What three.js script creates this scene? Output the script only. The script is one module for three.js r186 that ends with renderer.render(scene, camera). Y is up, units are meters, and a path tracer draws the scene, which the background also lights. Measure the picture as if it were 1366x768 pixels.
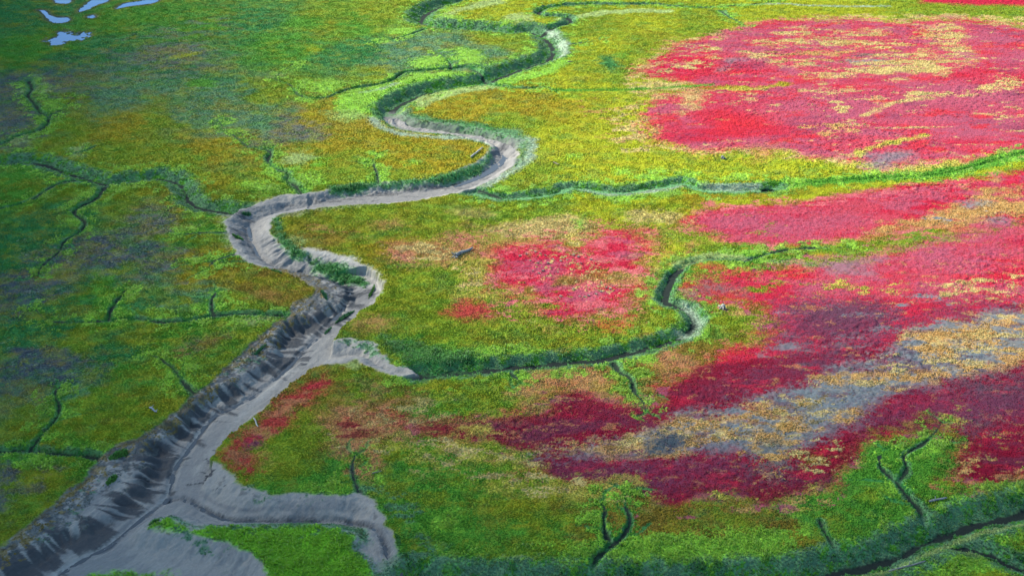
import * as THREE from 'three';
import { mergeGeometries } from 'three/addons/utils/BufferGeometryUtils.js';

// ---------------------------------------------------------------- camera, sky, sun, exposure
const scene = new THREE.Scene();
const PW = 1366, PH = 768, FOV = 28, CAM_H = 160, PITCH = 30 * Math.PI / 180;
const camera = new THREE.PerspectiveCamera(FOV, PW / PH, 1, 8000);
camera.position.set(0, CAM_H, 0);
camera.lookAt(0, CAM_H - Math.sin(PITCH) * 100, -Math.cos(PITCH) * 100);
scene.add(camera);

const SUN = new THREE.Vector3(-0.70, 0.60, -0.40).normalize();      // from beyond the far left
{ // clear blue sky, paler towards the horizon
  const W = 128, H = 64, d = new Float32Array(W * H * 4);
  for (let j = 0; j < H; j++) {
    const el = Math.sin(((j + 0.5) / H - 0.5) * Math.PI), t = Math.pow(1 - Math.max(0, el), 3.4);
    for (let i = 0; i < W; i++) {
      const o = (j * W + i) * 4;
      d[o] = 0.125 + 0.07 * t; d[o + 1] = 0.205 + 0.22 * t; d[o + 2] = 0.33 + 0.32 * t; d[o + 3] = 1;
      if (el < -0.02) { d[o] = 0.05; d[o + 1] = 0.06; d[o + 2] = 0.05; }
    }
  }
  const sky = new THREE.DataTexture(d, W, H, THREE.RGBAFormat, THREE.FloatType);
  sky.mapping = THREE.EquirectangularReflectionMapping; sky.magFilter = THREE.LinearFilter; sky.needsUpdate = true;
  scene.background = sky; scene.environment = sky;
}
const sun = new THREE.DirectionalLight(new THREE.Color(1, 0.94, 0.82), 4.2);
sun.position.copy(SUN).multiplyScalar(900).add(new THREE.Vector3(0, 0, -330)); sun.target.position.set(0, 0, -330);
sun.castShadow = true; sun.shadow.radius = 4; sun.shadow.mapSize.set(4096, 4096);
Object.assign(sun.shadow.camera, { left: -330, right: 330, top: 330, bottom: -330, near: 10, far: 6000 });
scene.add(sun, sun.target);
const renderer = new THREE.WebGLRenderer({ antialias: true });
renderer.toneMapping = THREE.LinearToneMapping; renderer.toneMappingExposure = 4.7;
renderer.shadowMap.enabled = true; renderer.shadowMap.type = THREE.PCFSoftShadowMap;

// ---------------------------------------------------------------- helpers
const TV = Math.tan(FOV * Math.PI / 360), TH = TV * PW / PH, SP = Math.sin(PITCH), CP = Math.cos(PITCH);
function ground(px, py, y = 0) {                     // where the ray through a pixel of the photograph meets level y
  const u = (px / PW - 0.5) * 2 * TH, v = (0.5 - py / PH) * 2 * TV;
  const t = (CAM_H - y) / (SP - v * CP);
  return [u * t, -t * (CP + v * SP)];
}
function toPixel(x, z, y = 0) {
  const dy = y - CAM_H, f = -dy * SP - z * CP, up = dy * CP - z * SP;
  return [(x / f / TH / 2 + 0.5) * PW, (0.5 - up / f / TV / 2) * PH];
}
function rng(seed) { let a = seed >>> 0; return () => { a = (a + 0x6D2B79F5) | 0; let t = Math.imul(a ^ (a >>> 15), 1 | a); t = (t + Math.imul(t ^ (t >>> 7), 61 | t)) ^ t; return ((t ^ (t >>> 14)) >>> 0) / 4294967296; }; }
const rnd = rng(7);
const PERM = new Uint8Array(512), VAL = new Float32Array(256);
{ const r = rng(11); const p = [...Array(256).keys()]; for (let i = 255; i > 0; i--) { const j = Math.floor(r() * (i + 1)); [p[i], p[j]] = [p[j], p[i]]; } for (let i = 0; i < 512; i++) PERM[i] = p[i & 255]; for (let i = 0; i < 256; i++) VAL[i] = r(); }
function vn(x, y) {                                   // value noise 0..1
  const xi = Math.floor(x), yi = Math.floor(y), fx = x - xi, fy = y - yi, a = xi & 255, b = yi & 255;
  const sx = fx * fx * (3 - 2 * fx), sy = fy * fy * (3 - 2 * fy);
  const p0 = PERM[a] + b, p1 = PERM[a + 1] + b;
  const v00 = VAL[PERM[p0 & 511]], v10 = VAL[PERM[p1 & 511]], v01 = VAL[PERM[(p0 + 1) & 511]], v11 = VAL[PERM[(p1 + 1) & 511]];
  return (v00 + (v10 - v00) * sx) * (1 - sy) + (v01 + (v11 - v01) * sx) * sy;
}
function fbm(x, y, o = 4, k = 0.55) { let s = 0, a = 0.5, n = 0; for (let i = 0; i < o; i++) { s += a * vn(x, y); n += a; a *= k; x = x * 2.03 + 17.3; y = y * 2.03 + 5.1; } return s / n; }
const hash = (n) => { n = Math.imul(n ^ (n >>> 15), 0x2c1b3c6d); n = Math.imul(n ^ (n >>> 12), 0x297a2d39); return ((n ^ (n >>> 15)) >>> 0) / 4294967296; };
const sm = (a, b, x) => { const t = Math.min(1, Math.max(0, (x - a) / (b - a))); return t * t * (3 - 2 * t); };
const lin = (c) => { c /= 255; return c <= 0.04045 ? c / 12.92 : Math.pow((c + 0.055) / 1.055, 2.4); };

// ---------------------------------------------------------------- what grows and lies here: base colour, height (m), cover 0..1, class
// class: 0 low marsh plants, 1 red glasswort, 2 straw grass, 3 tall grass, 4 bare ground
const ALB = 0.33;                                     // brightest tone -> base colour
const KIND = {
  olive: [146, 170, 42, 0.30, 1, 0], gold: [184, 164, 38, 0.30, 1, 0], yellow: [186, 194, 40, 0.28, 1, 0], green: [98, 168, 52, 0.30, 1, 0],
  deep: [66, 146, 78, 0.30, 1, 0], sage: [104, 148, 108, 0.26, 0.9, 0], ash: [106, 112, 108, 0.2, 0.8, 0], slate: [82, 94, 102, 0.18, 0.7, 0],
  rust: [210, 142, 96, 0.24, 1, 0], umber: [152, 128, 48, 0.28, 1, 0],
  lime: [186, 255, 80, 0.6, 1, 3], grass: [170, 255, 62, 0.7, 1, 3], pale: [208, 238, 140, 0.5, 1, 3], teal: [116, 176, 116, 0.4, 1, 3], frost: [186, 212, 180, 0.36, 0.9, 3], bulrush: [84, 172, 84, 0.7, 1, 3],
  crimson: [210, 40, 70, 0.14, 1, 1], scarlet: [222, 46, 58, 0.14, 1, 1], coral: [212, 80, 98, 0.14, 1, 1], mauve: [188, 92, 116, 0.12, 0.95, 1], plum: [138, 66, 96, 0.12, 0.95, 1], dusk: [104, 58, 82, 0.1, 0.95, 1], wine: [142, 16, 50, 0.14, 1, 1], pink: [234, 122, 128, 0.14, 1, 1],
  straw: [238, 212, 134, 0.28, 1, 2], tan: [230, 182, 110, 0.28, 1, 2], lemon: [226, 214, 92, 0.32, 1, 2],
  pan: [126, 136, 142, 0.08, 0.5, 4], mud: [176, 171, 162, 0, 0, 4], wet: [142, 140, 138, 0, 0, 4], dark: [60, 63, 68, 0, 0, 4], shell: [198, 194, 184, 0, 0, 4], peat: [46, 56, 52, 0, 0, 4],
};
const NAMES = Object.keys(KIND), KI = Object.fromEntries(NAMES.map((n, i) => [n, i]));
for (const n of NAMES) for (let k = 0; k < 3; k++) KIND[n][k] = lin(KIND[n][k]) * ALB;

// ---------------------------------------------------------------- the marsh as a map in metres
const X0 = -310, Z0 = -640, RES = 0.3, NX = Math.round(620 / RES), NZ = Math.round(510 / RES), NC = NX * NZ;
const R = new Float32Array(NC), G = new Float32Array(NC), B = new Float32Array(NC), Y = new Float32Array(NC), VH = new Float32Array(NC), COV = new Float32Array(NC), SPC = new Uint8Array(NC), MUD = new Float32Array(NC);
const LIVE = new Uint8Array(NC);
for (let j = 0; j < NZ; j++) for (let i = 0; i < NX; i++) {
  const [px, py] = toPixel(X0 + i * RES, Z0 + j * RES);
  if (px > -130 && px < PW + 130 && py > -70 && py < PH + 110) LIVE[j * NX + i] = 1;
}
function put(c, name, m) {
  const k = KIND[name];
  R[c] += (k[0] - R[c]) * m; G[c] += (k[1] - G[c]) * m; B[c] += (k[2] - B[c]) * m;
  VH[c] += (k[3] - VH[c]) * m; COV[c] += (k[4] - COV[c]) * m;
  if (m > 0.5) SPC[c] = k[5];
}
function each(pts, margin, fn) {                      // all map cells round some points
  let x0 = 1e9, x1 = -1e9, z0 = 1e9, z1 = -1e9;
  for (const p of pts) { x0 = Math.min(x0, p[0]); x1 = Math.max(x1, p[0]); z0 = Math.min(z0, p[1]); z1 = Math.max(z1, p[1]); }
  const i0 = Math.max(0, Math.floor((x0 - margin - X0) / RES)), i1 = Math.min(NX - 1, Math.ceil((x1 + margin - X0) / RES));
  const j0 = Math.max(0, Math.floor((z0 - margin - Z0) / RES)), j1 = Math.min(NZ - 1, Math.ceil((z1 + margin - Z0) / RES));
  for (let j = j0; j <= j1; j++) for (let i = i0; i <= i1; i++) { const c = j * NX + i; if (LIVE[c]) fn(c, X0 + i * RES, Z0 + j * RES); }
}
function sdPoly(P, x, z) {                            // signed distance, positive inside
  let d = 1e9, s = false;
  for (let i = 0, j = P.length - 1; i < P.length; j = i++) {
    const ax = P[i][0], az = P[i][1], ex = P[j][0] - ax, ez = P[j][1] - az, wx = x - ax, wz = z - az;
    let t = (wx * ex + wz * ez) / (ex * ex + ez * ez + 1e-9); t = t < 0 ? 0 : t > 1 ? 1 : t;
    const dx = wx - ex * t, dz = wz - ez * t; d = Math.min(d, dx * dx + dz * dz);
    if ((az > z) !== (P[j][1] > z) && x < ex * (z - az) / ez + ax) s = !s;
  }
  return s ? Math.sqrt(d) : -Math.sqrt(d);
}
function nearLine(P, x, z) {                          // distance, length along, side (+ right of travel), width factor
  let best = 1e9, along = 0, side = 1, run = 0, f = 0;
  for (let i = 0; i + 1 < P.length; i++) {
    const ax = P[i][0], az = P[i][1], ex = P[i + 1][0] - ax, ez = P[i + 1][1] - az, L = Math.sqrt(ex * ex + ez * ez) || 1e-6, wx = x - ax, wz = z - az;
    let t = (wx * ex + wz * ez) / (L * L); t = t < 0 ? 0 : t > 1 ? 1 : t;
    const dx = wx - ex * t, dz = wz - ez * t, d = dx * dx + dz * dz;
    if (d < best) { best = d; along = run + t * L; side = ex * wz - ez * wx > 0 ? 1 : -1; f = (i + t) / (P.length - 1); }
    run += L;
  }
  return [Math.sqrt(best), along, side, f, run];
}
function smooth(P, n = 4) {                           // Catmull-Rom through the traced points
  const c = new THREE.CatmullRomCurve3(P.map((p) => new THREE.Vector3(p[0], 0, p[1])), false, 'centripetal');
  return c.getPoints((P.length - 1) * n).map((v) => [v.x, v.z]);
}
const pairs = (s) => { const a = s.trim().split(/[\s,]+/).map(Number), o = []; for (let i = 0; i < a.length; i += 2) o.push([a[i], a[i + 1]]); return o; };
const onGround = (pts, y = 0) => pts.map((p) => ground(p[0], p[1], y));

// a patch of one kind: outline in pixels of the photograph laid on the ground, ragged edge
function patch(name, pts, { soft = 2, rag = 4, sc = 7, op = 1, y = 0, speck = 1.1, stretch = 1.6 } = {}) {
  const P = onGround(typeof pts === 'string' ? pairs(pts) : pts, y);
  each(P, soft + rag, (c, x, z) => {
    const n = fbm(x / (sc * stretch) + 31, z / sc, 5, 0.66);
    const g = 0.5 * vn(x * 1.1 + 7, z * 1.1) + 0.5 * hash(c);
    let m = 0.5 + (sdPoly(P, x, z) + (n - 0.5) * 3.2 * rag) / (2 * soft) + (g - 0.5) * speck;
    m = Math.min(1, Math.max(0, m));
    if (m > 0) put(c, name, m * op);
  });
}
function oval(name, cx, cy, rx, ry, rot = 0, o) {
  const p = [], a = rot * Math.PI / 180;
  for (let i = 0; i < 18; i++) { const t = i / 18 * Math.PI * 2, x = Math.cos(t) * rx, y = Math.sin(t) * ry; p.push([cx + x * Math.cos(a) - y * Math.sin(a), cy + x * Math.sin(a) + y * Math.cos(a)]); }
  patch(name, p, o);
}
function stroke(name, pts, w, { soft = 1, rag = 1.2, sc = 4, op = 1, y = 0, taper = 0 } = {}) {  // w: half-width in metres
  const P = smooth(onGround(typeof pts === 'string' ? pairs(pts) : pts, y));
  each(P, w + soft + rag * 2, (c, x, z) => {
    const [d, , , f] = nearLine(P, x, z), n = fbm(x / sc + 3, z / sc + 8, 4);
    const ww = w * (1 - taper * f);
    const m = Math.min(1, Math.max(0, 0.5 + (ww - d + (n - 0.5) * 3.2 * rag) / (2 * soft) + (hash(c) - 0.5) * 0.7));
    if (m > 0) put(c, name, m * op);
  });
}
// fine mix of a kind into whatever is there, in noise-shaped flecks inside an outline
function flecks(name, pts, { share = 0.5, sc = 3, soft = 6, stretch = 2.2, op = 1, edge = 0.06, seed = 0, y = 0 } = {}) {
  const P = onGround(typeof pts === 'string' ? pairs(pts) : pts, y);
  each(P, soft, (c, x, z) => {
    const s = sm(-soft, soft, sdPoly(P, x, z)); if (s <= 0) return;
    const n = fbm(x / (sc * stretch) + seed, z / sc + seed * 1.7, 5, 0.68);
    const th = 0.5 + (0.5 - share * s) * 0.55;
    const m = sm(th - edge, th + edge, n + (hash(c) - 0.5) * 0.13) * Math.min(1, s * 2);
    if (m > 0) put(c, name, m * op);
  });
}
// plants of several kinds mixing along the rim of a field
function fringe(pts, kinds, reach, seed) {
  const P = onGround(pairs(pts));
  each(P, reach, (c, x, z) => {
    const d = Math.abs(sdPoly(P, x, z) + (fbm(x / 9, z / 6 + seed, 3) - 0.5) * reach); if (d > reach) return;
    const n = fbm(x / 4.5 + seed, z / 2.4, 5, 0.7) + (hash(c) - 0.5) * 0.16, i = Math.floor(vn(x / 6 + seed * 3, z / 4) * kinds.length * 0.999);
    put(c, kinds[i], 0.85 * sm(0.5, 0.6, n + 0.12 - d / reach * 0.2));
  });
}
// a creek: floor half-width w, bank width b, depth d in metres, its banks grown with one kind
function creek(pts, w, b, d, { world = false, y = 0, bank = 'teal', floor = 'peat', taper = 0.0, rag = 0.8, fl = 1, out = 0.85, levee = 'lime', levee2 = 0.75 } = {}) {
  const P = smooth(world ? pts : onGround(typeof pts === 'string' ? pairs(pts) : pts, y));
  if (!world && taper > 0.3 && b < 2.2) {                        // it splits into ever finer threads at its head
    const n = P.length, q = rng(Math.round(Math.abs(P[n - 1][0] * 31 + P[n - 1][1] * 17))), from = (at, turn, len) => {
      const a = P[at], o = P[Math.max(0, at - 3)]; let ang = Math.atan2(a[1] - o[1], a[0] - o[0]) + turn, x = a[0], z = a[1]; const L = [[x, z]];
      for (let i = 0; i < 4; i++) { ang += (q() - 0.5) * 1.1; x += Math.cos(ang) * len / 4; z += Math.sin(ang) * len / 4; L.push([x, z]); }
      creek(L, 0.1, 0.8, 0.4, { world: true, taper: 0.6, levee: null, bank: null, floor: 'deep', fl: 0.75 });
    };
    from(n - 1, 0.5 + q() * 0.3, 4 + q() * 5); from(n - 1, -0.5 - q() * 0.3, 3 + q() * 5);
    from(Math.floor(n * 0.6), q() > 0.5 ? 1.1 : -1.1, 5 + q() * 6); if (q() > 0.4) from(Math.floor(n * 0.35), q() > 0.5 ? 1 : -1, 4 + q() * 5);
  }
  each(P, (w + b) * 1.4 + 5, (c, x, z) => {
    const [r0, s, , f] = nearLine(P, x, z), k = (1 - taper * f) * (taper > 0.3 ? sm(1.0, 0.5, f) * 0.85 + 0.15 : 1);
    const r = r0 + (fbm(x / 2.6, z / 2.6, 3) - 0.5) * rag * 2.2 * Math.min(1, (w + b) / 3);
    const mouth = b < 2.2 ? 1 + 0.4 * sm(0.3, 0, f) : 1, ww = w * k * mouth * (b < 2.2 ? 0.65 : 1), bb = b * k * mouth * (b < 2.2 ? 1.15 : 1), dd = d * k * (b < 2.2 ? 0.8 : 1);
    const e = (r - ww) / bb;
    if (levee && r < ww + bb + 5 && Y[c] > -0.45 && MUD[c] < 0.1) {                                  // brighter grass on the raised edge
      const ln = fbm(x / 3.5 + 80, z / 3.5 + 12, 4, 0.65) + (hash(c) - 0.5) * 0.2;
      put(c, ln > 0.56 ? levee : 'green', levee2 * sm(0.44, 0.56, ln + 0.10 - Math.max(0, r - ww - bb) * 0.045));
    }
    if (e < 1.15) {
      Y[c] = Math.min(Y[c], -dd * (1 - sm(0, 1, e)) + (e > 0.95 ? Y[c] : 0) * 0.5 + (vn(x, z) - 0.5) * 0.12);
      const bn = fbm(x / 2.4 + 50, z / 2.4, 3, 0.65) + (hash(c) - 0.5) * 0.3, bm = sm(out + 0.3, out - 0.3, e + (bn - 0.5) * 0.9);
      if (bank) put(c, b < 2.2 ? (bn > 0.5 ? 'deep' : 'teal') : bank !== 'teal' ? bank : bn > 0.6 ? 'green' : bn > 0.54 ? 'bulrush' : bn < 0.38 ? 'sage' : 'teal', bm * (b < 2.2 ? 0.75 : 0.95));
      const ef = r - ww + (bn - 0.5) * 0.9; if (ef < 0.45) { const m = sm(0.45, 0.05, ef) * fl * (b < 2.2 ? 0.95 : 1); put(c, floor, m); if (m > 0.5) COV[c] *= 0.2; }
    }
  });
}

// ---------------------------------------------------------------- broad zones of the marsh plants
const ZONES = `40 20 deep,150 30 green,60 60 green,120 60 deep,40 110 slate,150 110 sage,220 70 ash,260 40 green,340 30 deep,380 60 green,430 30 olive,300 120 sage,250 150 sage,130 135 sage,20 160 ash,90 130 olive,90 170 olive,
160 170 gold,210 160 olive,140 205 olive,220 210 olive,290 195 gold,330 160 sage,390 165 ash,430 150 gold,440 190 gold,350 120 olive,470 70 deep,470 30 green,520 70 sage,510 20 olive,520 85 sage,500 100 olive,
330 240 olive,460 220 olive,530 205 gold,600 205 gold,500 235 olive,30 240 green,100 250 olive,60 290 deep,20 330 deep,150 270 olive,190 300 ash,260 270 gold,290 300 olive,250 310 green,160 335 slate,100 350 slate,30 380 slate,
220 350 ash,290 350 gold,330 370 umber,360 390 umber,250 390 sage,190 390 deep,130 390 green,60 410 deep,110 420 green,200 410 olive,300 400 olive,30 440 deep,100 440 olive,180 440 olive,260 440 green,320 435 olive,
30 490 slate,90 480 slate,60 520 sage,150 460 deep,200 480 olive,270 480 olive,150 500 green,230 520 olive,120 540 olive,40 560 olive,180 560 olive,60 590 green,60 630 olive,30 680 olive,90 625 green,20 625 ash,
620 20 yellow,690 15 yellow,660 55 olive,580 55 sage,700 75 olive,640 75 sage,620 140 gold,700 140 gold,580 155 gold,680 165 olive,740 180 yellow,760 110 yellow,800 60 yellow,780 30 olive,860 30 yellow,820 85 olive,860 60 olive,
780 220 yellow,720 230 olive,840 220 yellow,900 215 yellow,960 225 yellow,1000 205 yellow,700 280 olive,660 275 olive,780 270 yellow,860 270 yellow,940 260 gold,980 262 gold,500 285 olive,440 300 olive,550 280 olive,470 320 olive,
420 320 umber,530 350 olive,500 330 gold,520 400 olive,560 430 olive,500 430 olive,620 450 olive,700 460 olive,760 450 olive,820 450 olive,870 400 olive,880 340 yellow,860 310 olive,560 470 green,900 300 olive,890 365 green,
960 430 olive,940 450 umber,900 470 rust,820 510 umber,760 500 rust,700 500 rust,640 510 olive,580 510 olive,520 510 umber,480 500 olive,440 500 umber,560 540 green,620 545 olive,500 540 rust,460 550 rust,470 600 rust,
410 580 olive,370 610 olive,400 640 green,350 640 olive,430 620 green,520 590 olive,560 600 green,520 640 green,600 640 green,680 660 olive,600 680 green,650 700 green,720 700 olive,780 690 umber,840 680 umber,740 730 green,
900 690 umber,1000 690 umber,960 660 olive,1060 690 green,1150 640 green,1180 600 green,1230 620 green,1250 580 green,1290 660 olive,1330 670 olive,1350 640 umber,1200 690 green,1120 690 green,1300 740 olive,1200 760 olive,1340 760 olive,1100 30 yellow,1000 30 yellow,940 35 olive,1280 14 olive,1366 14 olive,1100 15 yellow,1150 240 yellow,1300 225 green,1050 320 olive,1150 325 olive,960 320 olive,1000 335 green,1220 315 olive`;
{
  const Z = ZONES.split(',').map((s) => { const [x, y, k] = s.trim().split(/\s+/); const g = ground(+x, +y); const t = Math.hypot(g[0], g[1], CAM_H); return [g[0], g[1], k, t]; });
  const ST = 8, gx = Math.ceil(NX / ST) + 1, gz = Math.ceil(NZ / ST) + 1;      // nearest zones on a coarse grid
  const near = [];
  for (let j = 0; j < gz; j++) for (let i = 0; i < gx; i++) {
    const x = X0 + i * ST * RES, z = Z0 + j * ST * RES, t = Math.hypot(x, z, CAM_H);
    near.push(Z.map((p, n) => [Math.hypot((p[0] - x) * 1.0, (p[1] - z) * 0.75) / t, n]).sort((a, b) => a[0] - b[0]).slice(0, 5).map((q) => q[1]));
  }
  for (let j = 0; j < NZ; j++) for (let i = 0; i < NX; i++) {
    const c = j * NX + i; if (!LIVE[c]) continue;
    const x = X0 + i * RES, z = Z0 + j * RES;
    const wx = x + (fbm(x / 12, z / 9, 6, 0.68) - 0.5) * 34 + (vn(x * 1.7, z * 1.7) - 0.5) * 2, wz = z + (fbm(x / 12 + 40, z / 9 + 9, 6, 0.68) - 0.5) * 34 + (vn(x * 1.7 + 9, z * 1.7) - 0.5) * 2;
    const list = near[Math.round(j / ST) * gx + Math.round(i / ST)];
    let r = 0, g = 0, b = 0, h = 0, cv = 0, s = 0;
    for (const n of list) {
      const p = Z[n], q = (Math.hypot(p[0] - wx, (p[1] - wz) * 0.75)) / p[3] * 100 + 0.8, w = 1 / (q * q * q * q * q), k = KIND[p[2]];
      r += k[0] * w; g += k[1] * w; b += k[2] * w; h += k[3] * w; cv += k[4] * w; s += w;
    }
    R[c] = r / s; G[c] = g / s; B[c] = b / s; VH[c] = h / s; COV[c] = cv / s; SPC[c] = 0;
    Y[c] = (fbm(x / 9, z / 9, 4) - 0.5) * 0.5 + (fbm(x / 1.1 + 13, z / 1.1, 2) - 0.5) * 0.6 * (0.35 + 1.1 * vn(x / 23, z / 17)) + (fbm(x / 40 + 5, z / 40, 2) - 0.5) * 0.6;
  }
}
// sparse grey litter and purple stems among the green on the left
flecks('ash', '180 270 225 285 240 300 180 340 100 370 20 400 0 360 60 350 140 310', { share: 0.6, sc: 4, soft: 8, op: 0.7 });
flecks('slate', '0 470 60 455 120 480 110 500 40 510 0 515', { share: 0.65, sc: 3, soft: 8, op: 0.8 });
flecks('frost', '0 300 120 330 200 280 240 300 180 350 60 400 0 400', { share: 0.16, sc: 1.2, soft: 6, op: 0.6, seed: 151, stretch: 1.5 });
flecks('frost', '0 455 110 470 120 500 0 520', { share: 0.18, sc: 1.2, soft: 6, op: 0.6, seed: 152, stretch: 1.5 });
flecks('ash', '150 50 300 10 330 40 240 90 150 130 60 150 0 150 0 80 60 90', { share: 0.5, sc: 4, soft: 12, op: 0.65 });
flecks('deep', '150 30 420 20 430 70 300 150 200 150 160 120', { share: 0.4, sc: 5, soft: 10, op: 0.6, seed: 4 });
flecks('rust', '255 440 310 445 240 480 230 465', { share: 0.5, sc: 2.4, soft: 5, op: 0.5 });
patch('plum', '245 462 262 452 290 446 302 448 284 462 255 470', { soft: 3, rag: 3, op: 0.75 });
oval('rust', 350, 392, 22, 6, 0, { soft: 4, rag: 3, op: 0.5 });
// golden and green flecks everywhere on the open marsh
flecks('gold', '-100 150 700 100 900 -60 900 800 -100 800', { share: 0.36, sc: 3.2, stretch: 1.6, op: 0.35, seed: 9 });
flecks('green', '-100 -60 1500 -60 1500 860 -100 860', { share: 0.34, sc: 4.2, stretch: 1.6, op: 0.35, seed: 3 });

for (const [k, sc, sd] of [['umber', 3.6, 141], ['deep', 5.2, 142], ['yellow', 4.2, 143], ['green', 2.6, 144], ['gold', 6.5, 145]])
  flecks(k, '-100 -60 1500 -60 1500 860 -100 860', { share: 0.36, sc, stretch: 1.3, op: 0.32, seed: sd, edge: 0.09 });
// ---------------------------------------------------------------- glasswort fields
const RED_FAR = '905 55 945 50 985 38 1040 26 1130 22 1215 30 1240 22 1290 24 1366 36 1500 40 1500 205 1366 206 1300 215 1240 222 1160 226 1140 214 1080 209 1040 196 985 197 940 199 900 190 866 186 860 165 856 150 880 128 935 118 905 108 860 104 852 94 880 74';
flecks('straw', '905 50 945 46 985 33 1130 18 1290 18 1500 32 1500 213 1366 211 1300 221 1240 228 1160 231 1130 220 1040 210 1030 203 985 203 940 205 880 198 830 206 815 180 805 150 845 132 825 104 850 84', { share: 0.62, sc: 4, soft: 4, stretch: 1.6, seed: 28, edge: 0.08 });
patch('coral', RED_FAR, { soft: 3, rag: 7, sc: 5 });
fringe(RED_FAR, ['straw', 'rust', 'lemon', 'pink'], 7, 201);
flecks('crimson', RED_FAR, { share: 0.5, sc: 9, soft: 4, op: 0.85, edge: 0.1, seed: 24 });
patch('crimson', '866 150 900 128 960 122 1010 140 1040 170 1010 195 940 197 880 188', { soft: 8, rag: 5, op: 0.8 });
patch('crimson', '1220 -30 1500 -30 1500 7 1366 7 1290 6 1228 5', { soft: 2, rag: 2 });
flecks('mauve', RED_FAR, { share: 0.52, sc: 12, soft: 8, stretch: 2.4, op: 0.8, edge: 0.12, seed: 2 });
patch('mauve', '960 140 1060 110 1180 112 1366 120 1366 165 1280 175 1180 160 1080 165 1000 158', { soft: 10, rag: 10, sc: 12, op: 0.7 });
patch('mauve', '1300 40 1366 40 1366 95 1320 85', { soft: 8, rag: 6, sc: 8, op: 0.6 });
flecks('plum', RED_FAR, { share: 0.3, sc: 7, soft: 6, op: 0.6, edge: 0.1, seed: 27 });
flecks('straw', RED_FAR, { share: 0.22, sc: 3.2, soft: 2, stretch: 2.6, op: 0.8, seed: 29 });
oval('scarlet', 985, 165, 38, 12, 0, { soft: 8, rag: 5, op: 0.9 });
flecks('scarlet', RED_FAR, { share: 0.36, sc: 6, soft: 10, op: 0.75, seed: 21 });
flecks('straw', '985 60 1050 35 1110 30 1190 35 1215 55 1185 70 1060 66 1000 72', { share: 0.62, sc: 5, soft: 8, stretch: 2 });
patch('straw', '1225 32 1275 28 1295 62 1310 80 1280 92 1245 98 1180 102 1110 100 1068 106 1075 96 1130 88 1180 72 1230 68 1262 76 1245 60', { soft: 2, rag: 6, sc: 5 });
patch('straw', '980 62 1000 66 1060 76 1110 82 1100 88 1040 88 1000 76', { soft: 1.5, rag: 4, sc: 4 });
flecks('tan', '1000 60 1080 40 1290 30 1310 80 1100 104 1000 80', { share: 0.42, sc: 3, soft: 5, seed: 6 });
patch('pan', '1128 80 1180 77 1186 81 1130 85', { soft: 1.5, rag: 1.5, sc: 4, op: 0.9 });
patch('pan', '970 77 1000 76 1000 82 975 84', { soft: 2, rag: 2, op: 0.7 });
patch('pan', '950 92 975 86 970 94 955 96', { soft: 2, rag: 2, op: 0.6 });
flecks('ash', '1080 70 1110 66 1230 70 1180 90 1070 88', { share: 0.4, sc: 4, soft: 4, seed: 5, op: 0.7 });
stroke('straw', '1152 155 1180 142 1205 134 1240 130', 1.3, { rag: 1.6 });
flecks('straw', '1200 125 1300 112 1366 104 1366 120 1290 128 1210 136', { share: 0.5, sc: 4, soft: 4, seed: 12 });
flecks('straw', '1090 110 1110 112 1130 135 1160 145 1120 150 1100 130', { share: 0.5, sc: 3, soft: 4, seed: 13 });
flecks('tan', '1060 165 1150 160 1170 172 1110 186 1090 180', { share: 0.45, sc: 3, soft: 4, seed: 15 });
flecks('straw', '1300 108 1366 100 1366 122 1310 124', { share: 0.55, sc: 3, soft: 4, seed: 16 });
stroke('lemon', '1146 206 1160 198 1190 190 1215 185 1235 182', 1.6, { rag: 2 });
patch('pan', '1150 222 1160 210 1185 202 1215 200 1222 208 1205 216 1175 226', { soft: 3, rag: 2.5, sc: 5, op: 0.75 });
stroke('gold', '940 118 970 117 1000 117 1050 113', 2.2, { rag: 2.5 });
stroke('lemon', '955 119 1000 119 1040 115', 1.4, { rag: 2.4 });
patch('straw', '908 126 935 122 945 132 925 142 906 150', { soft: 3, rag: 5, sc: 4, op: 0.8 });
flecks('crimson', '880 70 910 60 940 80 930 105 880 105 850 98', { share: 0.5, sc: 3, soft: 4, seed: 19 });
flecks('straw', '905 55 960 62 950 95 905 100 850 100', { share: 0.5, sc: 4, soft: 6, seed: 20 });
flecks('rust', '770 130 830 125 860 150 830 200 790 170', { share: 0.4, sc: 3, soft: 8, seed: 22, op: 0.7 });
patch('rust', '1000 196 1020 192 1040 200 1025 212 1005 214', { soft: 4, rag: 3, op: 0.7 });
flecks('coral', '960 50 1040 30 1110 28 1300 26 1320 90 1240 104 1060 108 980 84', { share: 0.46, sc: 3, soft: 4, stretch: 2.4, seed: 171 });
flecks('mauve', '960 50 1040 30 1110 28 1300 26 1320 90 1240 104 1060 108 980 84', { share: 0.4, sc: 4, soft: 4, stretch: 2.2, seed: 172, op: 0.85 });
flecks('crimson', '830 90 950 50 960 100 900 110', { share: 0.45, sc: 2.6, soft: 4, stretch: 2, seed: 173 });
flecks('yellow', '800 110 866 100 870 200 805 205', { share: 0.5, sc: 2.6, soft: 4, stretch: 1.6, seed: 174 });
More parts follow.
